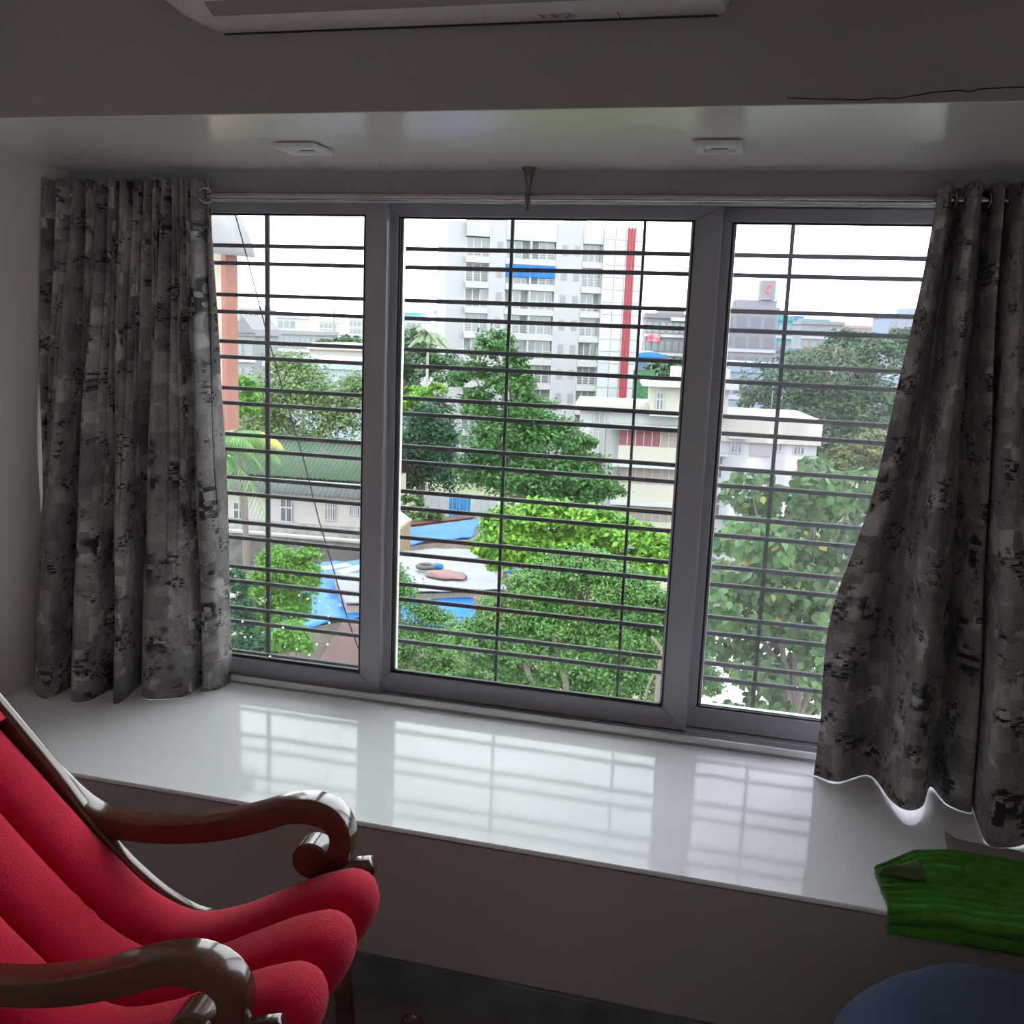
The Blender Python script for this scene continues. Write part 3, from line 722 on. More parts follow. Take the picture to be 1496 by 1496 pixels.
for r in range(nrow):
    zt = zr0 - r*pitch
    for (a, b, split) in ((uA0, uA1, 1), (uB0, uB1, 2), (uD0, uD1, 1)):
        if r < nrow: F.part('floor_slab', M_slab, tower, a, b, zt-pitch+.02, zt-wh, -.12, 1.6)
        for s_ in range(split):
            a0 = a + (b-a)/split*s_ + (.12 if split > 1 else .04); b0 = a + (b-a)/split*(s_+1) - (.12 if split > 1 else .04)
            glazing(tower, a0, b0, zt, wh, 0, rr)
            if split == 2 and s_ == 0: F.part('pier', M_tower, tower, b0+.0, b0+.24, zt-wh, zt, -.05, 1.0)
            if rr.random() < .8:
                m_ = MB()
                for zz in (.1, .38, .66, .95): F.box(m_, a0, b0, zt-wh+zz-.018, zt-wh+zz+.018, .0, .04)
                for kk in range(4): q = a0+(b0-a0)*kk/3; F.box(m_, q-.02, q+.02, zt-wh, zt-wh+.95, .0, .04)
                m_.build('balcony_rail', M_rail_t, tower)
    for px_, w2 in ((728, .52), (822, .52), (840, .52)):
        uc = u(px_); l_ = F.part('louvre', M_louv, tower, uc-w2/2*1.2, uc+w2/2*1.2, zt-.35-1.15, zt-.35, -.05, .05)
    if r == 1:
        for s_ in range(2):
            a0 = uB0 + (uB1-uB0)/2*s_ + .1; b0 = uB0 + (uB1-uB0)/2*(s_+1) - .1
            F.part('blue_sheet', M_bluet, tower, a0-.05, b0+.05, zt-wh*.62, zt+.05, -.18, -.10, label='blue sheet tied across a balcony')
# clad strip with red stripe
ztE = F.z(905, 333)
F.part('cladding_core', M_clad_j, tower, uE0, uE1, GZ, ztE-.1, -.25, dep)
us = [uE0, uE0+(uE1-uE0)*.30, uE0+(uE1-uE0)*.56, uE0+(uE1-uE0)*.77, uE1]
ph_ = pitch/2.0; k = 0; zt = ztE
while zt - ph_ > GZ+6 and k < 22:
    for j in range(4):
        F.part('panel', M_clad if (j+k*3) % 5 in (0,3) else M_clad2, tower, us[j]+.05, us[j+1]-.05, zt-ph_+.05, zt-.05, -.33, -.25)
    zt -= ph_; k += 1
for j, (a_, b_) in enumerate(((.60,.655),(.675,.735),(.755,.80))):
    F.part('red_stripe', M_redst, tower, uE0+(uE1-uE0)*a_, uE0+(uE1-uE0)*b_, GZ, ztE+.1, -.46, -.33)
# rooftop bits behind the parapet
F.part('roof_room', M_slab, tower, u(838), u(862), Ztop-1.5, Ztop+1.6, 4, 9)
F.part('side_block', M_tower, tower, u(624), 0.02, GZ, F.z(640,580), 1.5, 8)

# ---------------- cream apartment house on the right
M_cream = mat('cream_plaster', (0.228,0.221,0.190), .75, stain=(.5,.15,(.38,.36,.30),.58))
M_cream2 = mat('pale_plaster', (0.223,0.228,0.228), .75, stain=(.4,.12,(.40,.40,.38),.60))
M_redsh = mat('faded_red_blind', (.15,.05,.06), .7, var=(2,(.11,.04,.05),.3))
M_brsh = mat('brown_shutter', (.17,.14,.13), .7)
M_wdark = mat('dark_window_glass', (.06,.065,.075), .15, spec=.6)
M_wgrill = mat('white_window_grille', (0.228,0.228,0.239), .5)
G = Fac(1200, 612, 72, 9)
g = lambda px, py: G.hit(px, py)
hs = thing('apartment_house', 'cream flat roofed apartment house between the trees', 'apartment house', G.base(-10))
uR = g(1200,640)[0]; uM = g(1040,640)[0]; uL = g(905,640)[0]; zRoof = g(1180,614)[1]
G.part('wall', M_cream2, hs, uM-1.2, uR-.2, GZ, zRoof-1.7, .25, 10)
G.part('roof_slab', M_cream, hs, uM-1.2, uR, zRoof-1.75, zRoof, -.1, 10.2)
G.part('roof_top', mat('concrete_roof', (0.252,0.246,0.228), .85), hs, uM-1.0, uR-.2, zRoof, zRoof+.04, .1, 10)
def hwin(fc, parent, px, py, wpx_, hpx, d=.25, n=3, grille=True, m_=None, Y=72, sun=False):
    u0, z0 = fc.hit(px-wpx_/2, py); u1, _ = fc.hit(px+wpx_/2, py); zt = fc.hit(px, py-hpx/2, 0)[1]; zb = fc.hit(px, py+hpx/2)[1]
    fr_ = MB(); t = .07
    fc.box(fr_, u0-t, u1+t, zt, zt+t, d-.12, d+.02); fc.box(fr_, u0-t, u1+t, zb-t, zb, d-.12, d+.02); fc.box(fr_, u0-t, u0, zb, zt, d-.12, d+.02); fc.box(fr_, u1, u1+t, zb, zt, d-.12, d+.02)
    if grille:
        for k in range(1, n): fc.box(fr_, u0+(u1-u0)*k/n-.04, u0+(u1-u0)*k/n+.04, zb, zt, d-.12, d-.05)
        zz = zb+(zt-zb)*.62; fc.box(fr_, u0, u1, zz-.05, zz+.05, d-.12, d-.05)
    w_ = fr_.build('window', M_wgrill, parent)
    fc.part('pane', m_ or M_wdark, w_, u0, u1, zb, zt, d-.04, d+.01)
    if sun: fc.part('sunshade', M_cream2, parent, u0-.3, u1+.3, zt+.15, zt+.3, d-.8, d+.1)
    return w_
for (px, py, ww, hh, n, su) in ((1048,618,16,18,3,0),(1076,652,14,18,3,1),(1138,650,9,18,2,0),(1168,655,14,17,3,0),(1046,683,18,30,3,1),(1042,740,18,30,3,1),(1066,772,14,24,3,1),(1105,700,14,22,3,0)):
    hwin(G, hs, px, py, ww, hh, n=n, sun=bool(su))
a0, z0 = g(1098,632); a1, z1 = g(1126,668)
G.part('grey_panel', mat('mauve_panel', (0.177,0.167,0.177), .7), hs, a0, a1, z1, z0, .15, .3)
# stair head and terrace block left of the right wing
G2 = Fac(1068, 600, 70, 9); h2 = lambda px, py: G2.hit(px, py)
G2.part('stair_head', M_cream, hs, h2(952,560)[0], h2(1066,560)[0], h2(1000,610)[1], h2(1000,556)[1], 0, 6)
G2.part('roof_slab', M_cream2, hs, h2(938,560)[0], h2(1078,560)[0], h2(1000,566)[1], h2(1000,558)[1], -.8, 6.5)
G2.part('tank_room', M_cream, hs, h2(985,540)[0], h2(1070,540)[0], h2(1000,558)[1], h2(1000,538)[1], 1, 5)
hwin(G2, hs, 964, 586, 8, 24, d=0, n=2)
# balcony wing
G3 = Fac(905, 640, 69, 9); h3 = lambda px, py: G3.hit(px, py)
G3.part('wall', M_cream2, hs, h3(845,640)[0], h3(1004,640)[0], GZ, h3(900,596)[1], .9, 9)
G3.part('roof_edge', M_cream, hs, h3(838,640)[0], h3(1004,640)[0], h3(900,602)[1], h3(900,592)[1], .3, 9)
for k, (yt, yb, yr, m_) in enumerate(((627,651,676,M_redsh),(681,706,732,M_brsh),(736,760,784,M_brsh))):
    u0, u1 = h3(905,yt)[0], h3(990,yt)[0]
    sl = G3.part('balcony_slab', M_cream2, hs, u0-.7, u1+.3, h3(930,yt)[1], h3(930,yt-6)[1], -.9, 1)
    G3.part('balcony_wall', M_cream, hs, u0, u1, h3(930,yr)[1], h3(930,yb)[1], -.3, .9)
    nb_ = 7
    for q in range(nb_):
        a_ = u0+(u1-u0)*q/nb_; b_ = u0+(u1-u0)*(q+1)/nb_
        G3.part('shutter', m_ if q < 5 else M_brsh, hs, a_+.03, b_-.03, h3(930,yb)[1], h3(930,yt)[1], -.1, 0)
        G3.part('mullion', M_wgrill, hs, b_-.03, b_+.03, h3(930,yb)[1], h3(930,yt)[1], -.15, .02)
for px in (868, 876, 884):
    p = h3(px, 600); G3.part('drain_pipe', M_wgrill, hs, p[0]-.05, p[0]+.05, GZ, p[1], .75, .88)

# ---------------- old bungalow with corrugated green roof
M_oldw = mat('old_whitewash', (0.216,0.206,0.197), .85, stain=(.7,.35,(.27,.24,.20),.52))
M_stone = mat('grey_stone_plinth', (.22,.21,.195), .9, var=(2.2,(.13,.125,.115),.2), bump=(6,.6,.1))
M_groof = mat('mossy_corrugated_sheet', (0.018,0.047,0.020), .8, var=(1.2,(.035,.042,.034),.2))
M_groof2 = mat('grey_corrugated_sheet', (0.049,0.052,0.054), .8, var=(1.5,(.035,.042,.038),.2))
B = Fac(400, 745, 60, 3); b = lambda px, py: B.hit(px, py)
bun = thing('bungalow', 'old whitewashed bungalow with a green corrugated roof', 'bungalow', B.base(0))
bu0, bu1 = b(322,745)[0], b(546,745)[0]; bz0, bz1 = b(450,765)[1], b(450,716)[1]
B.part('wall', M_oldw, bun, bu0, bu1, bz0, bz1+.6, 0, 7)
B.part('plinth', M_stone, bun, bu0-.3, bu1+.3, GZ, bz0, -.35, 7)
for (px, py, ww, hh, m_) in ((419,745,15,32,None),(483,745,13,28,None),(519,742,13,20,None),(350,748,14,26,None)): hwin(B, bun, px, py, ww, hh, d=0, n=2 if px < 450 else 5, Y=60)
# corrugated sheets
def corr(fc, u0, u1, z0, d0, z1, d1, parent, m_, name='roof_sheet', pitchw=.32, amp=.05):
    n = max(4, int(round((u1-u0)/pitchw*6))); P = np.zeros((n+1, 2, 3))
    for i in range(n+1):
        q = u0+(u1-u0)*i/n; h = amp*math.cos(2*PI*(q-u0)/pitchw)
        P[i,0] = fc.W(q, z0+h, d0); P[i,1] = fc.W(q, z1+h, d1)
    o_ = MB().grid(P).build(name, m_, parent, True); so_ = o_.modifiers.new('thickness', 'SOLIDIFY'); so_.thickness = .03; return o_
zE = b(450,718)[1]; nsh = 9
ze1, de1 = zE-.1, -.9
for k in range(nsh):
    a_ = bu0-.3+(bu1-bu0+.6)*k/nsh; c_ = bu0-.3+(bu1-bu0+.6)*(k+1)/nsh
    corr(B, a_, c_+.1, ze1+.02*(k % 2), de1, ze1+.85, .6, bun, M_groof2)
    corr(B, a_, c_+.1, ze1+.95+.02*(k % 2), .3, ze1+3.0, 4.6, bun, M_groof)
B.part('ridge', M_groof2, bun, bu0-.3, bu1+.3, ze1+2.9, ze1+3.1, 4.4, 4.9)
# back slope closes the roof
corr(B, bu0-.3, bu1+.3, ze1+3.0, 4.6, ze1+.6, 8.2, bun, M_groof2)
# low dark wall before it
lw = Fac(400, 800, 56, 3); q0 = lw.hit(322,790); q1 = lw.hit(575,800)
wl = thing('compound_wall', 'dark weathered compound wall below the bungalow', 'wall', lw.base(0))
lw.part('wall', mat('black_mossy_plaster', (.075,.07,.068), .9, var=(1.5,(.035,.035,.033),.2)), wl, q0[0], q1[0], GZ, lw.hit(400,783)[1], 0, .35)
lw.part('coping', mat('pale_coping', (0.159,0.155,0.145), .85), wl, q0[0], q1[0], lw.hit(400,783)[1], lw.hit(400,783)[1]+.14, -.08, .43)

# ---------------- shanty roofs, tarpaulins
M_gsheet = mat('weathered_pale_sheet', (0.124,0.124,0.130), .6, var=(.8,(.13,.14,.16),.12), bump=(2,.3,.1))
M_dsheet = mat('dark_grey_sheet', (.105,.105,.115), .6, var=(1,(.07,.07,.075),.2))
M_bsheet = mat('red_brown_sheet', (0.049,0.025,0.021), .8, var=(2,(.035,.018,.014),.2), bump=(4,.4,.1))
M_shedw = mat('patched_shed_wall', (.17,.145,.12), .85, var=(1.5,(.10,.085,.075),.2))
def roof(name, label, cat, corners, m_, wr=.12, shed=True, seed=0, nu=28, nv=18, group=None, under=None):
    """corners: 4 x (px, py, z) in order; a wrinkled sheet over a shed with real walls"""
    c = [at_z(px, py, z) for px, py, z in corners]; P = np.zeros((nu, nv, 3))
    for i in range(nu):
        for j in range(nv):
            a = i/(nu-1); bb = j/(nv-1)
            p = c[0]*(1-a)*(1-bb)+c[1]*a*(1-bb)+c[2]*a*bb+c[3]*(1-a)*bb
            h = wr*(mnoise.noise(Vector((p[0]*.8+seed, p[1]*.8, 0)))+.5*abs(mnoise.noise(Vector((p[0]*2.1+seed, p[1]*1.9, 5)))))
            P[i, j] = p + np.array([0, 0, h])
    ctr_ = P.reshape(-1,3).mean(0)
    root = thing(name, label, cat, (float(ctr_[0]), float(ctr_[1]), GZ), group=group)
    o_ = MB().grid(P).build('sheet', m_, root, True); so_ = o_.modifiers.new('thickness', 'SOLIDIFY'); so_.thickness = .05; so_.offset = -1
    if shed:
        cs = [c[i]*.94 + ctr_*.06 for i in range(4)]
        vs_ = [(q[0], q[1], GZ) for q in cs] + [(q[0], q[1], q[2]-.12) for q in cs]
        MB().add(vs_, [(i, (i+1) % 4, 4+(i+1) % 4, 4+i) for i in range(4)]+[(4,5,6,7)]).build('walls', under or M_shedw, root)
    return root
roof('tarpaulin_shed', 'shed under a wide blue tarpaulin beside the feathery trees', 'shed', [(392,925,-11.3),(540,902,-11.3),(548,818,-11.0),(462,826,-11.0)], M_bluet, .22, seed=1)
roof('tarpaulin_shed', 'shed with a blue tarpaulin edge below the pale sheet roof', 'shed', [(545,922,-11.6),(700,912,-11.6),(690,872,-11.4),(540,878,-11.4)], M_bluet, .2, seed=2)
roof('sheet_roof_shed', 'large shed with a pale grey patched sheet roof', 'shed', [(552,868,-11.0),(742,862,-11.0),(700,803,-10.8),(560,805,-10.8)], M_gsheet, .1, seed=3)
roof('tarpaulin_shed', 'long low shed under a blue tarpaulin in front of the blue gate', 'shed', [(590,797,-11.0),(690,785,-11.0),(704,759,-10.6),(594,772,-10.6)], M_bluet, .18, seed=4)
roof('dark_roof_shed', 'small shed with a dark grey sheet roof on the tarpaulin', 'shed', [(505,882,-10.7),(560,884,-10.7),(560,840,-10.5),(486,838,-10.5)], M_dsheet, .06, seed=6)
roof('brown_roof_shed', 'shed with a rusty red brown roof in the lower left', 'shed', [(455,985,-11.3),(540,1000,-11.3),(548,912,-11.1),(500,912,-11.1)], M_bsheet, .05, seed=7)
roof('brown_roof_shed', 'brown roofed shed behind the long blue tarpaulin', 'shed', [(590,769,-10.9),(690,757,-10.9),(700,752,-10.8),(600,761,-10.8)], M_bsheet, .05, seed=8)
# small loose things on the roofs
def blob(name, label, cat, px, py, z, sx, sy, sz, m_, seed):
    p = at_z(px, py, z); m = MB(); n1, n2 = 14, 9; P = np.zeros((n1, n2, 3))
    for i in range(n1):
        for j in range(n2):
            a = 2*PI*i/n1; t = PI*j/(n2-1)
            v_ = Vector((math.cos(a)*math.sin(t), math.sin(a)*math.sin(t), math.cos(t))); k_ = 1+.35*mnoise.noise(v_*1.7+Vector((seed,0,0)))
            P[i, j] = (p[0]+sx*v_.x*k_, p[1]+sy*v_.y*k_, z+max(-.02, sz*v_.z*k_))
    return m.grid(P, closed_u=True).build(name, m_, None, True, label=label, cat=cat, loc=(float(p[0]), float(p[1]), float(z)))
blob('cloth_bundle', 'pinkish cloth bundle lying on the pale sheet roof', 'bundle', 650, 841, -10.75, 1.1, .7, .25, mat('faded_pink_cloth', (0.116,0.070,0.065), .8), 1)
blob('blue_sack', 'small blue sack on the pale sheet roof', 'sack', 640, 829, -10.75, .3, .3, .25, M_bluet, 2)
blob('blue_sack', 'small blue sack at the far right edge of the pale roof', 'sack', 752, 836, -10.9, .5, .3, .3, M_bluet, 5)
ty = MB(); p = at_z(622, 832, -10.75); tvs = []; tfs = []
for i in range(16):
    for j in range(8):
        a = 2*PI*i/16; c_ = 2*PI*j/8; R_ = .42+.13*math.cos(c_); tvs.append((p[0]+R_*math.cos(a), p[1]+R_*math.sin(a), -10.58+.12*math.sin(c_))); tfs.append((i*8+j, i*8+(j+1) % 8, ((i+1) % 16)*8+(j+1) % 8, ((i+1) % 16)*8+j))
ty.add(tvs, tfs).build('tyre', M_dark, None, True, label='black tyre lying on the pale sheet roof', cat='tyre', loc=(float(p[0]), float(p[1]), -10.7))
for k, (xa, ya, xb, yb, lab) in enumerate(((470,832,510,826,'pale board on the blue tarpaulin nearest the bungalow'),(497,838,530,828,'pale board lying aslant on the blue tarpaulin'),(500,846,560,848,'pale board at the edge of the dark sheet roof'))):
    p, q = at_z(xa, ya, -10.55), at_z(xb, yb, -10.5); d_ = (q-p)/np.linalg.norm(q-p); n_ = np.array([-d_[1], d_[0], 0])*.35
    vs_ = [p-n_, q-n_, q+n_, p+n_]; MB().add([tuple(v) for v in vs_]+[tuple(v+np.array([0,0,.06])) for v in vs_], [(3,2,1,0),(4,5,6,7),(0,1,5,4),(1,2,6,5),(2,3,7,6),(3,0,4,7)]).build('board', mat('pale_board', (0.175,0.163,0.147), .8), None, False, label=lab, cat='board', loc=tuple(map(float, (p+q)/2)), group='boards on the tarpaulins')
# pale hut with a gabled end beside the middle mullion
H = Fac(563, 790, 50, 8); hh_ = lambda px, py: H.hit(px, py)
hut = thing('brick_hut', 'small brown hut with a pale roof edge behind the mullion', 'hut', H.base(0))
H.part('wall', mat('ochre_brick', (0.176,0.128,0.076), .85, var=(2,(.15,.11,.07),.2)), hut, hh_(548,780)[0], hh_(583,780)[0], GZ, hh_(575,772)[1], 0, 3)
MB().add([H.W(hh_(546,760)[0], hh_(560,748)[1], -.3), H.W(hh_(584,772)[0], hh_(584,772)[1]-.1, -.3), H.W(hh_(584,772)[0], hh_(584,772)[1]-.1, 3.3), H.W(hh_(546,760)[0], hh_(560,748)[1], 3.3)] , [(0,1,2,3)]).build('roof', mat('pale_roof_edge', (0.187,0.174,0.155), .8), hut).modifiers.new('thickness', 'SOLIDIFY').thickness = .18
# shutters / corrugated fence with a blue gate
K = Fac(655, 740, 66, 8); kk_ = lambda px, py: K.hit(px, py)
fn = thing('sheet_fence', 'grey corrugated fence behind the tarpaulin sheds', 'fence', K.base(0))
for k in range(9):
    a_ = kk_(618+12*k,740)[0]; c_ = kk_(630+12*k,740)[0]
    if 3 <= k <= 5: continue
    K.part('fence_panel', mat('grey_corrugated_fence', (0.179,0.190,0.200), .6), fn, a_+.02, c_-.02, GZ, kk_(680,727)[1] + (.05 if k % 2 else 0), (k % 2)*.06, .1+(k % 2)*.06)
gt = thing('metal_gate', 'bright blue corrugated gate in the grey fence', 'gate', K.base(kk_(672,740)[0]))
for k in range(6):
    a_ = kk_(656+5.3*k,740)[0]; c_ = kk_(656+5.3*(k+1),740)[0]
    K.part('gate_rib', mat('blue_gate_paint', (0.013,0.090,0.207), .5), gt, a_+.015, c_-.015, GZ, kk_(680,728)[1], -.1+(k % 2)*.05, .02)
vn = thing('parked_van', 'white van roof showing beside the blue gate', 'van', K.base(kk_(635,730)[0]))
vm = MB(); sec = []
for q, hgt in ((0,1.2),(.15,1.75),(.5,2.05),(2.4,2.1),(3.0,2.0),(3.2,1.2)):
    u0 = kk_(617,730)[0]+q; sec.append([K.W(u0, GZ+.35, -1.9), K.W(u0, GZ+hgt-.25, -1.95), K.W(u0, GZ+hgt, -1.7), K.W(u0, GZ+hgt, -.5), K.W(u0, GZ+hgt-.25, -.25), K.W(u0, GZ+.35, -.3)])
vm.sweep(None, sec).build('body', mat('white_van_paint', (.50,.51,.53), .3), vn)
K.part('window', M_bluet, vn, kk_(622,735)[0], kk_(632,735)[0], GZ+1.1, GZ+1.6, -2.0, -1.93)
for q in (.6, 2.6):
    c0 = K.W(kk_(617,730)[0]+q, GZ+.33, -1.85); MB().lathe([(.2,-.12),(.33,-.1),(.33,.1),(.2,.12)], c0, 'y', 14).build('wheel', M_dark, vn)

# ---------------- neighbouring fin wall and curved canopy close to the window on the left
M_salmon = mat('salmon_plaster', (0.139,0.061,0.048), .85, stain=(3,.6,(.36,.17,.13),.55))
M_beige = mat('peeling_beige_plaster', (0.151,0.136,0.110), .85, var=(3,(.24,.21,.17),.12))
YN = 3.1; xc = float(at(331,500,YN)[0]); Yf = float(at_x(348,500,xc)[1]); ztop = float(at(330,360,YN)[2]); zbot = float(at(331,629,YN)[2])
fin = thing('wall_fin', 'salmon and beige plaster fin of the next building beside the left curtain', 'wall fin', (xc, YN, zbot))
MB().box(xc-.03, xc, YN, Yf, zbot, ztop).build('salmon_face', M_salmon, fin)
MB().box(xc-.55, xc-.03, YN+.002, Yf, zbot+.02, ztop).build('beige_face', M_beige, fin)
M_can = mat('canopy_pale_fibre', (0.125,0.121,0.125), .6)
YC = YN+.12
can = thing('canopy', 'curved pale canopy over the salmon plaster fin', 'canopy', (xc, YC, ztop))
prof_ = [at(px, py, YC) for px, py in ((296,288),(322,298),(338,306),(350,319),(360,337),(367,356),(372,376))]
bo_ = [at(px, py, YC) for px, py in ((372,376),(340,370),(296,362))]
front = [(float(q[0]), YC, float(q[2])) for q in prof_] + [(float(q[0]), YC, float(q[2])) for q in bo_[1:]]
n_ = len(front); bk = [(x, YC+.02, z) for x, y, z in front]
MB().add(front+bk, [tuple(range(n_)), tuple(range(2*n_-1, n_-1, -1))]+[(i, n_+i, n_+(i+1) % n_, (i+1) % n_) for i in range(n_)]).build('end_plate', M_can, can)
s_in = [[(x-(.10 if y_ < YC else 0), y_, z) for x, _, z in front[:7]] for y_ in (YC-.35, YC)]
cs_ = MB().grid(np.array(s_in)).build('curved_sheet', M_can, can, True); cs_.modifiers.new('thickness', 'SOLIDIFY').thickness = .01
hp_ = at(347,362,YC); MB().lathe([(.006,-.01),(.012,-.004),(.012,0)], (float(hp_[0]), YC-.002, float(hp_[2])), 'y', 10).build('bolt', M_dark, can)
# cable hanging across the left pane
cpts = [at(px, py, gy+.05) for px, py in ((335,285),(345,318),(362,380),(380,450),(402,530),(424,605),(446,680),(466,760),(488,835),(508,905),(530,965))]
MB().tube(cpts, .0022, 6).build('cable', M_bar, None, True, label='thin black cable slanting across the left window panel', cat='cable', loc=tuple(map(float, cpts[5])))

# ---------------- far skyline
def far(name, label, px0, px1, pyt, Y, m_, floors=4, cols=5, deg=10, dep_=14, wm=None, hfl=None, roofbits=(), pyb=None, group='buildings on the far skyline'):
    f_ = Fac((px0+px1)/2, pyt, Y, deg); u0 = f_.hit(px0, pyt+8)[0]; u1 = f_.hit(px1, pyt+8)[0]; zt_ = f_.hit((px0+px1)/2, pyt)[1]
    t_ = thing(name, label, 'building', f_.base(0), group=group)
    f_.part('walls', m_, t_, u0, u1, GZ, zt_, 0, dep_)
    f_.part('roof_edge', m_, t_, u0-.3, u1+.3, zt_-.4, zt_+.5, -.3, dep_+.3)
    fh = hfl or 3.4
    for r in range(floors):
        z1_ = zt_ - 1.2 - r*fh
        for c_ in range(cols):
            a_ = u0+(u1-u0)*(c_+.14)/cols; b_ = u0+(u1-u0)*(c_+.86)/cols
            f_.part('window', wm or M_wgd, t_, a_, b_, z1_-fh*.55, z1_, -.08, .05)
        f_.part('floor_band', MATS.get('far_band') or mat('far_band', (0.258,0.258,0.265), .7), t_, u0-.15, u1+.15, z1_-fh*.78, z1_-fh*.62, -.25, .05)
    for (a, bb, h, mm) in roofbits:
        f_.part('roof_block', mm or m_, t_, f_.hit(a, pyt)[0], f_.hit(bb, pyt)[0], zt_, f_.hit((a+bb)/2, h)[1], 1, dep_*.6)
    return f_, t_
M_f1 = mat('far_white', (0.233,0.243,0.258), .8); M_f2 = mat('far_grey', (0.139,0.142,0.150), .8); M_f3 = mat('far_teal', (0.051,0.171,0.176), .7); M_f4 = mat('far_blue', (0.051,0.113,0.233), .7); M_f5 = mat('far_dark_grey', (0.108,0.108,0.116), .8); M_f6 = mat('far_pink', (0.203,0.160,0.154), .8); M_f7 = mat('far_bluegrey', (0.155,0.186,0.228), .8)
far('city_block', 'pale far block rising beside the salmon fin', 348, 378, 449, 230, M_f1, 4, 4)
far('city_block', 'pale far block with a stepped roof left of the cable', 378, 432, 462, 260, M_f1, 4, 6, roofbits=((385,400,456,None),))
far('unfinished_block', 'unfinished grey concrete frame block far behind the left panel', 392, 470, 486, 210, M_f2, 3, 10, hfl=4)
far('city_block', 'hazy far block between the concrete frame and the mullion', 466, 492, 470, 480, M_f1, 4, 4)
far('city_block', 'slim pale far tower beside the left mullion', 510, 533, 466, 420, M_f1, 6, 4)
far('city_block', 'pale wide block with a teal roof room left of the tower', 570, 616, 464, 240, M_f1, 5, 6, roofbits=((586,612,456,M_f3),))
far('city_block', 'bright teal narrow block directly left of the tower', 636, 652, 457, 200, M_f3, 6, 2, wm=mat('far_cyan', (0.061,0.277,0.295), .6))
_, obl = far('office_block', 'dark grey office block with a red hoarding right of the tower', 944, 1004, 462, 190, M_f5, 5, 6, roofbits=((962,1000,452,M_f2),))
fo_ = Fac(974, 462, 190, 10); fo_.part('hoarding', mat('hoarding_red', (.30,.05,.07), .7, var=(.8,(.36,.24,.26),.1)), obl, fo_.hit(946,492)[0], fo_.hit(964,492)[0], fo_.hit(955,499)[1], fo_.hit(955,487)[1], -.5, -.25, label='red printed hoarding')
fo_.part('sign_board', mat('far_sign_pale', (.30,.34,.40), .7), obl, fo_.hit(980,466)[0], fo_.hit(1003,466)[0], fo_.hit(990,469)[1], fo_.hit(990,464)[1], -.5, -.25)
f_, t_ = far('office_block', 'grey office block with a square rooftop sign tower', 1034, 1136, 452, 180, M_f2, 5, 5, wm=M_f5, roofbits=((1078,1136,438,None),))
t_sign = t_; a_ = f_.hit(1112,440)[0]; b_ = f_.hit(1133,440)[0]; zz0 = f_.hit(1122,438)[1]; zz1 = f_.hit(1122,409)[1]
sg = f_.part('sign_tower', M_f2, t_, a_, b_, zz0, zz1, .5, 4)
M_signred = mat('sign_red', (.42,.10,.09), .6); ucn = (a_+b_)/2; zcn = zz0+(zz1-zz0)*.55
m_ = MB()
for i in range(14):
    t0 = 2*PI*i/14*.8+.6; t1 = 2*PI*(i+1)/14*.8+.6; r_ = (zz1-zz0)*.2
    q0 = f_.W(ucn+math.cos(t0)*r_*.8, zcn+math.sin(t0)*r_, .45); q1 = f_.W(ucn+math.cos(t1)*r_*.8, zcn+math.sin(t1)*r_, .45); m_.tube([q0, q1], .12, 4)
m_.tube([f_.W(ucn-.5*r_, zcn-r_*.6, .45), f_.W(ucn+.15*r_, zcn+r_*.9, .45)], .12, 4); m_.build('sign_emblem', M_signred, sg, label='round red emblem')
far('city_block', 'teal and blue mid rise beside the grey sign tower block', 1136, 1158, 466, 210, M_f3, 5, 2, roofbits=((1138,1152,460,M_f3),))
far('city_block', 'narrow blue and white mid rise behind the grille bar', 1158, 1172, 464, 300, M_f4, 5, 2, wm=M_f1)
far('office_block', 'long grey office block with a green roof cover', 1172, 1232, 472, 260, M_f2, 4, 5, roofbits=((1174,1214,466,M_f3),))
far('city_block', 'low pinkish far block behind the right trees', 1222, 1300, 478, 330, M_f6, 3, 6)
far('city_block', 'grey far tower next to the right curtain', 1298, 1345, 462, 250, M_f7, 4, 3, roofbits=((1324,1345,450,None),))
far('city_block', 'pale blue low block under the long grey office', 1146, 1196, 512, 190, M_f7, 2, 4)
far('city_block', 'brick coloured low block among the right trees', 1200, 1218, 512, 172, mat('far_brick', (.30,.15,.11), .8), 2, 3)
far('warehouse', 'long pale blue warehouse with a flat roof behind the left tree', 388, 545, 533, 105, mat('pale_blue_wall', (0.186,0.228,0.258), .8), 1, 3, dep_=20)
far('warehouse', 'low beige roofed shed at the foot of the concrete frame', 452, 545, 508, 140, mat('beige_sheet', (0.258,0.239,0.215), .8), 1, 3, dep_=20)
fg, tg = far('city_block', 'pale grey house with a dark gabled roof beside the salmon fin', 340, 372, 486, 120, M_f2, 2, 2, dep_=10)
ga, gb_ = fg.hit(338,490)[0], fg.hit(375,490)[0]; gz0 = fg.hit(356,486)[1]; gz1 = gz0+2.2; gm = (ga+gb_)/2
MB().add([fg.W(ga,gz0,-.6), fg.W(gb_,gz0,-.6), fg.W(gm,gz1,-.6), fg.W(ga,gz0,10.6), fg.W(gb_,gz0,10.6), fg.W(gm,gz1,10.6)], [(0,1,2),(5,4,3),(0,2,5,3),(1,4,5,2),(0,3,4,1)]).build('gable_roof', M_f5, tg)
far('warehouse', 'long grey shed roof between the cream house and the right trees', 1030, 1190, 540, 130, M_f7, 1, 8, dep_=30)
fb, tb_ = far('blue_roof_hall', 'hall with a blue barrel roof right of the tower', 928, 970, 522, 150, M_f4, 1, 3, dep_=12)
ba, bb_ = fb.hit(926,524)[0], fb.hit(972,524)[0]; bz = fb.hit(949,522)[1]
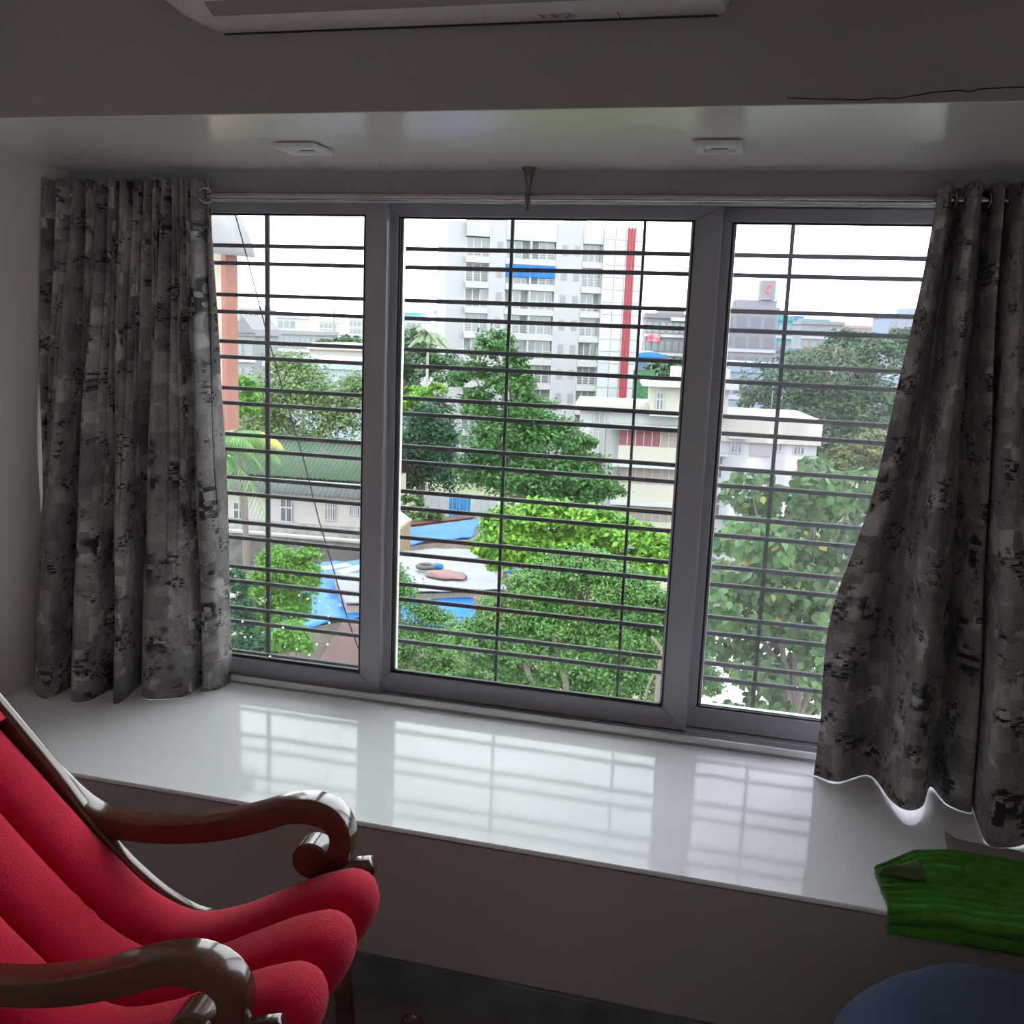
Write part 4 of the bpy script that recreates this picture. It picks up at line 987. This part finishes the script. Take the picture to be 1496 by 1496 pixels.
bs = [[fb.W((ba+bb_)/2 - (bb_-ba)/2*math.cos(PI*k/10), bz+.8*math.sin(PI*k/10), d_) for k in range(11)] for d_ in (-.5, 12.5)]
MB().sweep(None, bs).build('barrel_roof', mat('blue_roof_sheet', (.02,.12,.30), .5), tb_)
# green netting wall beside the tower
N_ = Fac(950, 560, 95, 12)
gnet = thing('ivy_screen', 'green ivy covered screen wall right of the red stripe', 'screen', N_.base(0))
N_.part('screen', mat('ivy_green', (.035,.105,.05), .9, var=(.9,(.02,.06,.03),.2), bump=(3,1,.3)), gnet, N_.hit(925,560)[0], N_.hit(956,560)[0], GZ, N_.hit(940,541)[1], 0, .6)
# thin antennas: parts of the roofs that carry them
def mast(px, pt, pb, Y, parent):
    q0 = at(px, pt, Y); q1 = at(px, pb, Y); MB().tube([(q1[0],q1[1],q1[2]), (q1[0],q1[1],q0[2])], mpp(Y)*.7, 6).build('mast', M_f2, parent)
mast(989, 437, 456, 193, obl); mast(1073, 428, 456, 183, t_sign); mast(1126, 570, 606, 76, hs); mast(1128, 415, 440, 183, t_sign)
q0 = at(488, 452, 470); MB().tube([(q0[0], q0[1], GZ), tuple(q0)], .45, 6).build('mast', M_f2, None, label='thin lattice mast on the skyline in the left panel', cat='mast', loc=(float(q0[0]), float(q0[1]), GZ))
q0 = at(960, 545, 84); MB().tube([(q0[0], q0[1], GZ), tuple(q0)], .05, 6).build('pole', M_f2, None, label='thin pole beside the ivy screen', cat='pole', loc=(float(q0[0]), float(q0[1]), GZ))

# ==================================================================== TREES
def leaf_quads(cent, nrm, size, rng, aspect=.55, fold=.18):
    n = len(cent)
    t = rng.normal(size=(n, 3)); t -= nrm*np.sum(t*nrm, 1)[:, None]; t /= np.linalg.norm(t, axis=1)[:, None]+1e-9
    b = np.cross(nrm, t); s = size[:, None]
    v = np.empty((n, 4, 3)); v[:,0] = cent - t*s*.5; v[:,1] = cent + b*s*aspect*.5 + nrm*s*fold*.3; v[:,2] = cent + t*s*.5 - nrm*s*fold*.4; v[:,3] = cent - b*s*aspect*.5 + nrm*s*fold*.3
    return v.reshape(-1, 3)
def mesh_quads(name, V, mat_, parent, kind='stuff'):
    n = len(V)//4; me = bpy.data.meshes.new(name)
    M = np.array(wmat(parent).inverted()); V = V @ M[:3,:3].T + M[:3,3]
    me.vertices.add(len(V)); me.vertices.foreach_set('co', V.astype(np.float32).ravel())
    me.loops.add(n*4); me.loops.foreach_set('vertex_index', np.arange(n*4, dtype=np.int32))
    me.polygons.add(n); me.polygons.foreach_set('loop_start', np.arange(0, n*4, 4, dtype=np.int32)); me.polygons.foreach_set('loop_total', np.full(n, 4, dtype=np.int32))
    me.materials.append(mat_); me.update(calc_edges=True); me.validate()
    o = bpy.data.objects.new(name, me); C.objects.link(o); o.parent = parent; o['kind'] = kind; return o
M_bark = mat('grey_brown_bark', (.085,.07,.058), .9, bump=(12,.6,.05)); M_bark2 = mat('pale_grey_bark', (.20,.19,.18), .9, bump=(12,.6,.05))
LS = {
 'mid': leaf_mat('leaf_mid_green', (0.0120,0.0430,0.0120), (0.0447,0.1118,0.0258)),
 'dark': leaf_mat('leaf_dark_green', (0.0077,0.0275,0.0138), (0.0224,0.0585,0.0258)),
 'bright': leaf_mat('leaf_bright_green', (0.0292,0.0903,0.0120), (0.1118,0.2322,0.0224), .22),
 'lime': leaf_mat('leaf_lime_green', (0.0344,0.1118,0.0172), (0.1032,0.2236,0.0310), .4),
 'pale': leaf_mat('leaf_pale_olive', (0.0361,0.0731,0.0224), (0.1075,0.1548,0.0533), .22),
 'feather': leaf_mat('leaf_feathery_green', (0.0189,0.0619,0.0155), (0.0705,0.1462,0.0344), .18),
 'rust': leaf_mat('leaf_rusty_green', (0.0430,0.0731,0.0258), (0.1075,0.1204,0.0430), .18),
 'far': leaf_mat('leaf_far_green', (0.0224,0.0533,0.0258), (0.0550,0.0963,0.0430), .18),
 'peepal': leaf_mat('leaf_broad_green', (0.0130,0.0396,0.0115), (0.0612,0.1188,0.0360), .35, .35, (.26,.24,.06)),
}
def tree(name, label, blobs, Y, n, size, lm, trunk=None, clump=.28, droop=0.0, seed=1, group='trees outside the window', per=22, cover=.85, cat='tree', bark=None, asp=.55):
    """blobs: (px, py, rpx_x, rpx_z[, dY]); leaves in clumps on each blob"""
    rng = np.random.default_rng(seed); s = mpp(Y); C3 = []; R3 = []
    for bl_ in blobs:
        dY = bl_[4] if len(bl_) > 4 else 0.0
        p = at(bl_[0], bl_[1], Y+dY); k = mpp(Y+dY); C3.append(p); R3.append((bl_[2]*k, min(bl_[2], bl_[3]*1.3)*k*.9, bl_[3]*k))
    C3 = np.array(C3); R3 = np.array(R3)
    tpx = trunk if trunk else (blobs[-1][0],)
    bp = at(tpx[0], 700, Y)
    root = thing(name, label, cat, (float(bp[0]), float(bp[1]), GZ), group=group)
    area = R3[:,0]*R3[:,2]; wgt = area/area.sum(); cent = []; nrm = []
    for c, r, wg in zip(C3, R3, wgt):
        m = max(30, int(n*wg)); nc = max(6, m//per)
        d = rng.normal(size=(nc, 3)); d /= np.linalg.norm(d, axis=1)[:, None]; d[:,2] = np.where(d[:,2] < -.55, -d[:,2], d[:,2])
        rad = rng.uniform(cover*.55, 1.0, nc)[:, None]; cc_ = c + d*r*rad
        idx = rng.integers(0, nc, m); off = rng.normal(size=(m, 3))*.5; rl = clump*r.mean()
        offs = off*rl*np.array([1, 1, .6]); q = cc_[idx] + offs
        if droop: q[:,2] -= droop*np.abs(rng.normal(size=m))*rl
        cent.append(q); nn = d[idx]*.6 + np.array([0, 0, .9]) + rng.normal(size=(m, 3))*.55 + np.array([0,-.25,0]); nrm.append(nn/np.linalg.norm(nn, axis=1)[:, None])
    cent = np.concatenate(cent); nrm = np.concatenate(nrm); sz = rng.uniform(.65, 1.25, len(cent))*size
    mesh_quads('foliage', leaf_quads(cent, nrm, sz, rng, asp), LS[lm], root)
    # trunk and main limbs
    m0 = C3[np.argmin(C3[:,2])]; tb = np.array([bp[0], bp[1], GZ]); hgt = C3[:,2].max()-GZ; fork = np.array([bp[0]+.1, bp[1], GZ+hgt*.42])
    r0 = max(.12, hgt*.018); bk_ = bark or M_bark
    autosmooth(MB().tube([tb, tb*.5+fork*.5+np.array([.1,.05,0]), fork], [r0*1.3, r0, r0*.85], 9).build('trunk', bk_, root))
    for i, c in enumerate(C3):
        mid = fork*.5 + c*.5 + np.array([rng.normal()*.2, rng.normal()*.2, .15*abs(c[2]-fork[2])])
        autosmooth(MB().tube([fork, mid, c], [r0*.7, r0*.42, r0*.12], 6).build('branch', bk_, root))
    return root

tree('fine_leaved_tree', 'pale olive fine leaved tree behind the left panel', [(440,585,62,58),(385,585,44,40),(495,610,50,60),(430,540,56,28),(372,640,40,34),(500,670,48,34),(450,655,62,36),(400,620,50,40),(520,575,30,40)], 74, 20000, .34, 'pale', (440,), seed=11, clump=.45, per=10, bark=M_bark2, cover=.3)
tree('leafy_bush', 'yellow green bush at the foot of the salmon fin', [(356,590,25,45),(350,650,26,26)], 44, 2600, .30, 'lime', (356,), seed=12)
tree('lime_tree', 'lime green feathery tree in the lower left', [(410,828,40,34),(445,850,30,36),(385,862,42,36),(425,890,40,34),(372,905,38,30),(450,815,22,20)], 30, 19000, .16, 'lime', (410,), seed=13, clump=.3, per=30)
tree('lime_sapling', 'small lime green tree in front of the rusty roof', [(425,930,32,26),(440,945,22,14),(408,945,16,12)], 26, 6000, .14, 'lime', (425,), seed=14, per=30)
tree('dark_bush', 'dark misty bush at the bottom left corner of the window', [(350,905,26,45),(370,950,45,30),(345,855,20,30)], 27, 8000, .16, 'dark', (350,), seed=15)
tree('backdrop_tree', 'dark green crowns left of the tower beyond the palm', [(598,512,42,36),(580,560,36,46),(640,545,40,34),(610,600,56,36),(575,500,20,22)], 92, 9000, .50, 'far', (600,), seed=16)
tree('drooping_tree', 'dark drooping evergreen left of the pale wall gap', [(612,640,40,46),(640,680,34,44),(590,690,30,46),(625,610,30,30),(650,640,22,40)], 76, 14000, .34, 'dark', (615,), droop=1.2, seed=17, per=26)
tree('yellowish_tree', 'yellow green crown above the drooping evergreen', [(610,580,30,18),(592,595,22,16),(640,570,16,12)], 82, 3000, .34, 'bright', (610,), seed=18)
tree('tall_tree', 'tall mid green tree standing before the white tower', [(725,510,38,28),(752,530,26,20),(690,545,34,18),(745,560,44,30),(700,590,32,26),(775,600,42,26),(735,640,60,40),(800,640,56,34),(700,690,34,46),(760,700,66,46),(672,560,14,8),(860,650,20,14),(840,690,56,36),(878,715,32,28),(820,725,62,26)], 54, 34000, .29, 'mid', (745,), seed=19, per=26, clump=.34, cover=.5)
tree('gate_bush', 'low green bush in front of the blue gate', [(585,765,24,30),(625,755,30,12),(600,735,22,14),(585,790,22,14)], 60.5, 2600, .3, 'mid', (585,), seed=20)
tree('badam_tree', 'bright green broad crowned tree right of the blue tarpaulins', [(745,770,46,32),(800,755,50,28),(860,765,56,26),(920,785,52,26),(960,800,30,26),(775,800,52,30),(720,800,34,24),(850,800,60,30),(940,830,44,28),(735,815,40,24),(790,825,50,22),(870,835,60,22)], 31, 30000, .24, 'bright', (830,), seed=21, per=20)
tree('feathery_tree', 'large feathery green tree filling the middle panel below', [(850,830,62,30),(790,860,60,34),(900,860,66,36),(740,895,56,32),(820,905,70,38),(900,920,66,44),(760,945,66,36),(690,935,46,34),(850,965,80,36),(940,890,40,50),(930,970,40,34),(720,975,50,24),(800,1000,80,24),(900,1005,70,24),(680,1000,60,18),(960,930,26,60)], 19, 95000, .085, 'feather', (860,), seed=23, per=40, clump=.3, bark=M_bark)
tree('wispy_tree', 'wispy green twigs over the pale roof by the middle mullion', [(585,870,28,36),(620,895,34,18),(600,930,46,30),(650,945,46,26),(580,960,40,26),(640,975,50,16),(640,905,40,14),(570,840,22,22)], 22, 20000, .085, 'feather', (600,), seed=24, per=14, clump=.5, cover=.3)
tree('right_bush', 'feathery bush low behind the right mullion', [(1030,800,40,26),(1020,850,30,40),(1030,1000,26,40),(1010,940,30,40)], 20, 12000, .09, 'feather', (1030,), seed=25, per=36)
tree('backdrop_tree', 'dark green crowns filling the view behind the right curtain edge', [(1150,560,60,36),(1220,545,66,40),(1290,530,56,36),(1190,600,70,40),(1270,600,76,46),(1110,590,36,30),(1240,650,70,46),(1310,650,50,60),(1320,510,30,30),(1215,690,50,30)], 97, 26000, .46, 'far', (1230,), seed=26, per=22)
tree('rusty_tree', 'brownish green crown between the cream house and the right curtain', [(1280,655,34,26),(1245,675,36,26),(1300,690,40,30)], 80, 5000, .4, 'rust', (1270,), seed=27)
tree('skyline_tree', 'hazy row of crowns under the far blocks in the left panel', [(510,505,26,16),(478,505,24,10),(530,512,16,14)], 180, 2600, .9, 'far', (510,), seed=28)
tree('skyline_tree', 'crown below the dark office block right of the tower', [(965,545,28,16),(990,535,20,12),(975,570,30,20)], 100, 3600, .5, 'far', (965,), seed=29)
tree('skyline_tree', 'hazy crowns under the long grey office on the right', [(1240,500,40,16),(1180,525,36,14),(1280,505,40,16)], 150, 4000, .75, 'far', (1240,), seed=30)
# bare grey forked limbs of the feathery tree near the right mullion
lb = bpy.data.objects['feathery_tree']
for pts, r_ in (([(958,1040),(962,990),(968,950),(952,930)],.06),([(968,950),(975,935),(985,925)],.04),([(940,1030),(948,1000),(955,985),(966,975)],.03)):
    q = [at(px, py, 17.0) for px, py in pts]; autosmooth(MB().tube(q, [r_*(1-.15*i) for i in range(len(q))], 8).build('branch', M_bark, lb))

# coconut palms
def palm(name, label, px, py, Y, nf, flen, lmat, seed, tilt=0.0, wid=.10, group='palms outside the window', only=None):
    rng = np.random.default_rng(seed); c = at(px, py, Y); root = thing(name, label, 'palm', (float(c[0]), float(c[1]), GZ), group=group)
    autosmooth(MB().tube([(c[0]-.2, c[1], GZ), (c[0]-.1, c[1], (c[2]+GZ)/2), tuple(c)], [.2, .16, .12], 9).build('trunk', M_bark2, root))
    for k in range(nf):
        a = 2*PI*k/nf + rng.normal()*.15 if only is None else only[k % len(only)]+rng.normal()*.12
        el = rng.uniform(.1, 1.0); L = flen*rng.uniform(.8, 1.1); pts = []
        for i in range(15):
            t = i/14; h = math.sin(el)*L*t - (.55+.35*(1-el))*L*t*t; rad = math.cos(el)*L*t*(1-.12*t)
            pts.append(np.array([c[0]+math.cos(a)*rad, c[1]+math.sin(a)*rad, c[2]+h]))
        m = MB(); m.tube(pts, [.035*(1-.06*i) for i in range(15)], 4)
        for i in range(1, 14):
            for sub in (0, .5):
                p = pts[i]*(1-sub)+pts[i+1 if i < 14 else 14]*sub if i < 14 else pts[i]; tn = pts[min(i+1,14)]-pts[i-1]; tn /= np.linalg.norm(tn)
                sd = np.cross(tn, [0,0,1]); sd /= np.linalg.norm(sd)+1e-9; ll = flen*.24*math.sin(PI*(.12+.85*i/14))**.6
                for sg_ in (-1, 1):
                    dr = sd*sg_*.75 + tn*.45 + np.array([0,0,-.55]); dr /= np.linalg.norm(dr); w_ = tn*wid*.35
                    m.add([p-w_, p+w_, p+dr*ll*.6+w_*.7+np.array([0,0,-.02]), p+dr*ll+np.array([0,0,-.10*ll])], [(0,1,2,3)])
        m.build('frond', lmat(k), root)
LS['palmA'] = leaf_mat('palm_green', (0.0387,0.0946,0.0301), (0.0860,0.1548,0.0473), .18); LS['palmB'] = leaf_mat('palm_yellow', (0.2064,0.1720,0.0430), (0.2924,0.2322,0.0688), .18); LS['palmC'] = leaf_mat('palm_grey_green', (0.0860,0.1204,0.0731), (0.1462,0.1720,0.1032), .18)
palm('coconut_palm', 'coconut palm with drooping fronds at the left curtain edge', 308, 662, 30, 19, 3.9, lambda k: LS['palmB'] if k in (3, 9) else LS['palmA'], 41)
palm('coconut_palm', 'distant coconut palm left of the white tower', 626, 492, 88, 15, 2.6, lambda k: LS['palmC'], 42, wid=.2)

# broad leaved tree close to the right panel: the nearest leaves are single parts
rng = np.random.default_rng(55); Yp = 10.5
ro = at(1150, 700, Yp); pee = thing('broadleaf_tree', 'broad leaved tree close outside the right window panel', 'tree', (float(ro[0])+.3, Yp, GZ), group='trees outside the window')
hv = []; hf = []
outl = [(0,-.5),(.20,-.52),(.40,-.36),(.46,-.12),(.36,.14),(.16,.36),(.05,.52),(0,.66)]
hv = [(x, y, .10*abs(x)+.0-.10*y*y) for x, y in outl] + [(-x, y, .10*abs(x)-.10*y*y) for x, y in outl[1:-1]] ; mid_ = [(0, y, -.02-.10*y*y) for y in (-.3, 0, .3)]
nO = len(outl); hv += mid_; m0 = nO + (nO-2)
R_ = list(range(nO)); L_ = [0]+list(range(nO, nO+nO-2))+[nO-1]
for S_, flip in ((R_, 0), (L_, 1)):
    ch_ = [(S_[0],S_[1],m0),(S_[1],S_[2],m0),(S_[2],S_[3],m0+1,m0),(S_[3],S_[4],m0+1),(S_[4],S_[5],m0+2,m0+1),(S_[5],S_[6],m0+2),(S_[6],S_[7],m0+2)]
    hf += [tuple(reversed(c_)) if flip else c_ for c_ in ch_]
hv = np.array(hv)
blobs = [(1100,720,45,32),(1150,745,60,34),(1200,720,50,40),(1250,715,44,30),(1190,690,26,24),(1110,790,66,34),(1190,790,70,40),(1270,770,40,40),(1080,850,60,34),(1150,855,66,40),(1215,860,60,44),(1100,905,52,28),(1180,920,56,34),(1040,890,40,34),(1080,960,40,22),(1150,985,50,26),(1205,985,40,40),(1120,1030,40,16),(1060,1040,26,12),(1180,1020,46,24),(1110,985,46,26),(1060,930,46,34),(1220,950,40,40),(1140,945,60,30)]
cs = []; ns = []
for (px, py, rx, rz_) in blobs:
    dY = rng.uniform(-.9, .9); p = at(px, py, Yp+dY); k_ = mpp(Yp+dY); m_ = int(rx*rz_*.15*(1 if py < 900 else .8))
    d_ = rng.normal(size=(m_,3)); d_ /= np.linalg.norm(d_, axis=1)[:,None]; r_ = rng.uniform(.45,1,m_)[:,None]**.6
    cs.append(p + d_*r_*np.array([rx*k_, rx*k_, rz_*k_])); nn = d_*.35+np.array([0,-.55,.55])+rng.normal(size=(m_,3))*.38; ns.append(nn/np.linalg.norm(nn, axis=1)[:,None])
cs = np.concatenate(cs); ns = np.concatenate(ns); od = np.argsort(cs[:,1]); cs = cs[od]; ns = ns[od]
me = bpy.data.meshes.new('leaf'); me.from_pydata(hv.tolist(), [], hf); me.materials.append(None)
lvar = []
for i_, col in enumerate(((.018,.052,.015),(.040,.092,.027),(.072,.135,.045),(.16,.13,.035))):
    mm = leaf_mat('broad_leaf_%d' % i_, col, tuple(c*1.1 for c in col), .35, .32); me_ = bpy.data.meshes.new('leaf'); me_.from_pydata(hv.tolist(), [], hf); me_.materials.append(mm); me_.polygons.foreach_set('use_smooth', [True]*len(me_.polygons)); lvar.append(me_)
Lall = []; base_i = np.array(pee.location)
nI = 300; fv = []; ff = []
pick = set(range(0, min(len(cs), nI)))
for i in range(len(cs)):
    s_ = rng.uniform(.075, .135); nz = Vector(ns[i]); dn = Vector((rng.normal()*.5, rng.normal()*.25-.2, -1)); ty_ = (dn - nz*dn.dot(nz)).normalized(); tx_ = ty_.cross(nz).normalized()
    Mx = Matrix((( tx_.x*s_, ty_.x*s_, nz.x*s_, cs[i][0]-base_i[0]), (tx_.y*s_, ty_.y*s_, nz.y*s_, cs[i][1]-base_i[1]), (tx_.z*s_, ty_.z*s_, nz.z*s_, cs[i][2]-base_i[2]), (0,0,0,1)))
    if i in pick:
        q = rng.random(); o = bpy.data.objects.new('leaf', lvar[3 if q > .99 else (0 if q < .3 else (1 if q < .7 else 2))]); C.objects.link(o); o.parent = pee; o.matrix_local = Mx
    else:
        A_ = np.array(Mx); b0 = len(fv)*len(hv); fv.append(hv @ A_[:3,:3].T + A_[:3,3]); ff += [tuple(k+b0 for k in f) for f in hf]
me2 = bpy.data.meshes.new('foliage'); me2.from_pydata(np.concatenate(fv).tolist(), [], ff); me2.materials.append(LS['peepal']); me2.polygons.foreach_set('use_smooth', [True]*len(me2.polygons))
fo = bpy.data.objects.new('foliage', me2); C.objects.link(fo); fo.parent = pee; fo['kind'] = 'stuff'
tb = np.array([ro[0]+.3, Yp, GZ]); fk = np.array(at(1160, 1060, Yp+.2))
autosmooth(MB().tube([tb, tb*.4+fk*.6, fk], [.16,.12,.07], 10).build('trunk', M_bark, pee))
for bl_ in blobs:
    c = at(bl_[0], bl_[1]+6, Yp+.2); autosmooth(MB().tube([fk, fk*.5+c*.5+np.array([rng.normal()*.1,.15,.1]), c], [.05,.03,.008], 6).build('branch', M_bark, pee))
# bright wet concrete roof low behind the broad leaves, plus blue and cloth odds and ends
roof('wet_roof_shed', 'pale wet flat roof glimpsed below the broad leaved tree', 'shed', [(1000,1120,-9.6),(1290,1130,-9.6),(1275,935,-9.6),(1030,925,-9.6)], mat('wet_pale_concrete', (.26,.265,.28), .12, spec=.6), .03, seed=9)
blob('blue_sack', 'blue bundle showing between the broad leaves low on the right', 'sack', 1120, 922, -9.4, .45, .3, .4, M_bluet, 7)
blob('cloth_bundle', 'orange cloth showing between the broad leaves low on the right', 'bundle', 1147, 925, -9.4, .22, .2, .35, mat('faded_orange_cloth', (.45,.16,.09), .8), 8)
blob('blue_sack', 'small blue bundle beside the right mullion among leaves', 'sack', 1028, 860, -10.2, .5, .3, .3, M_bluet, 9)
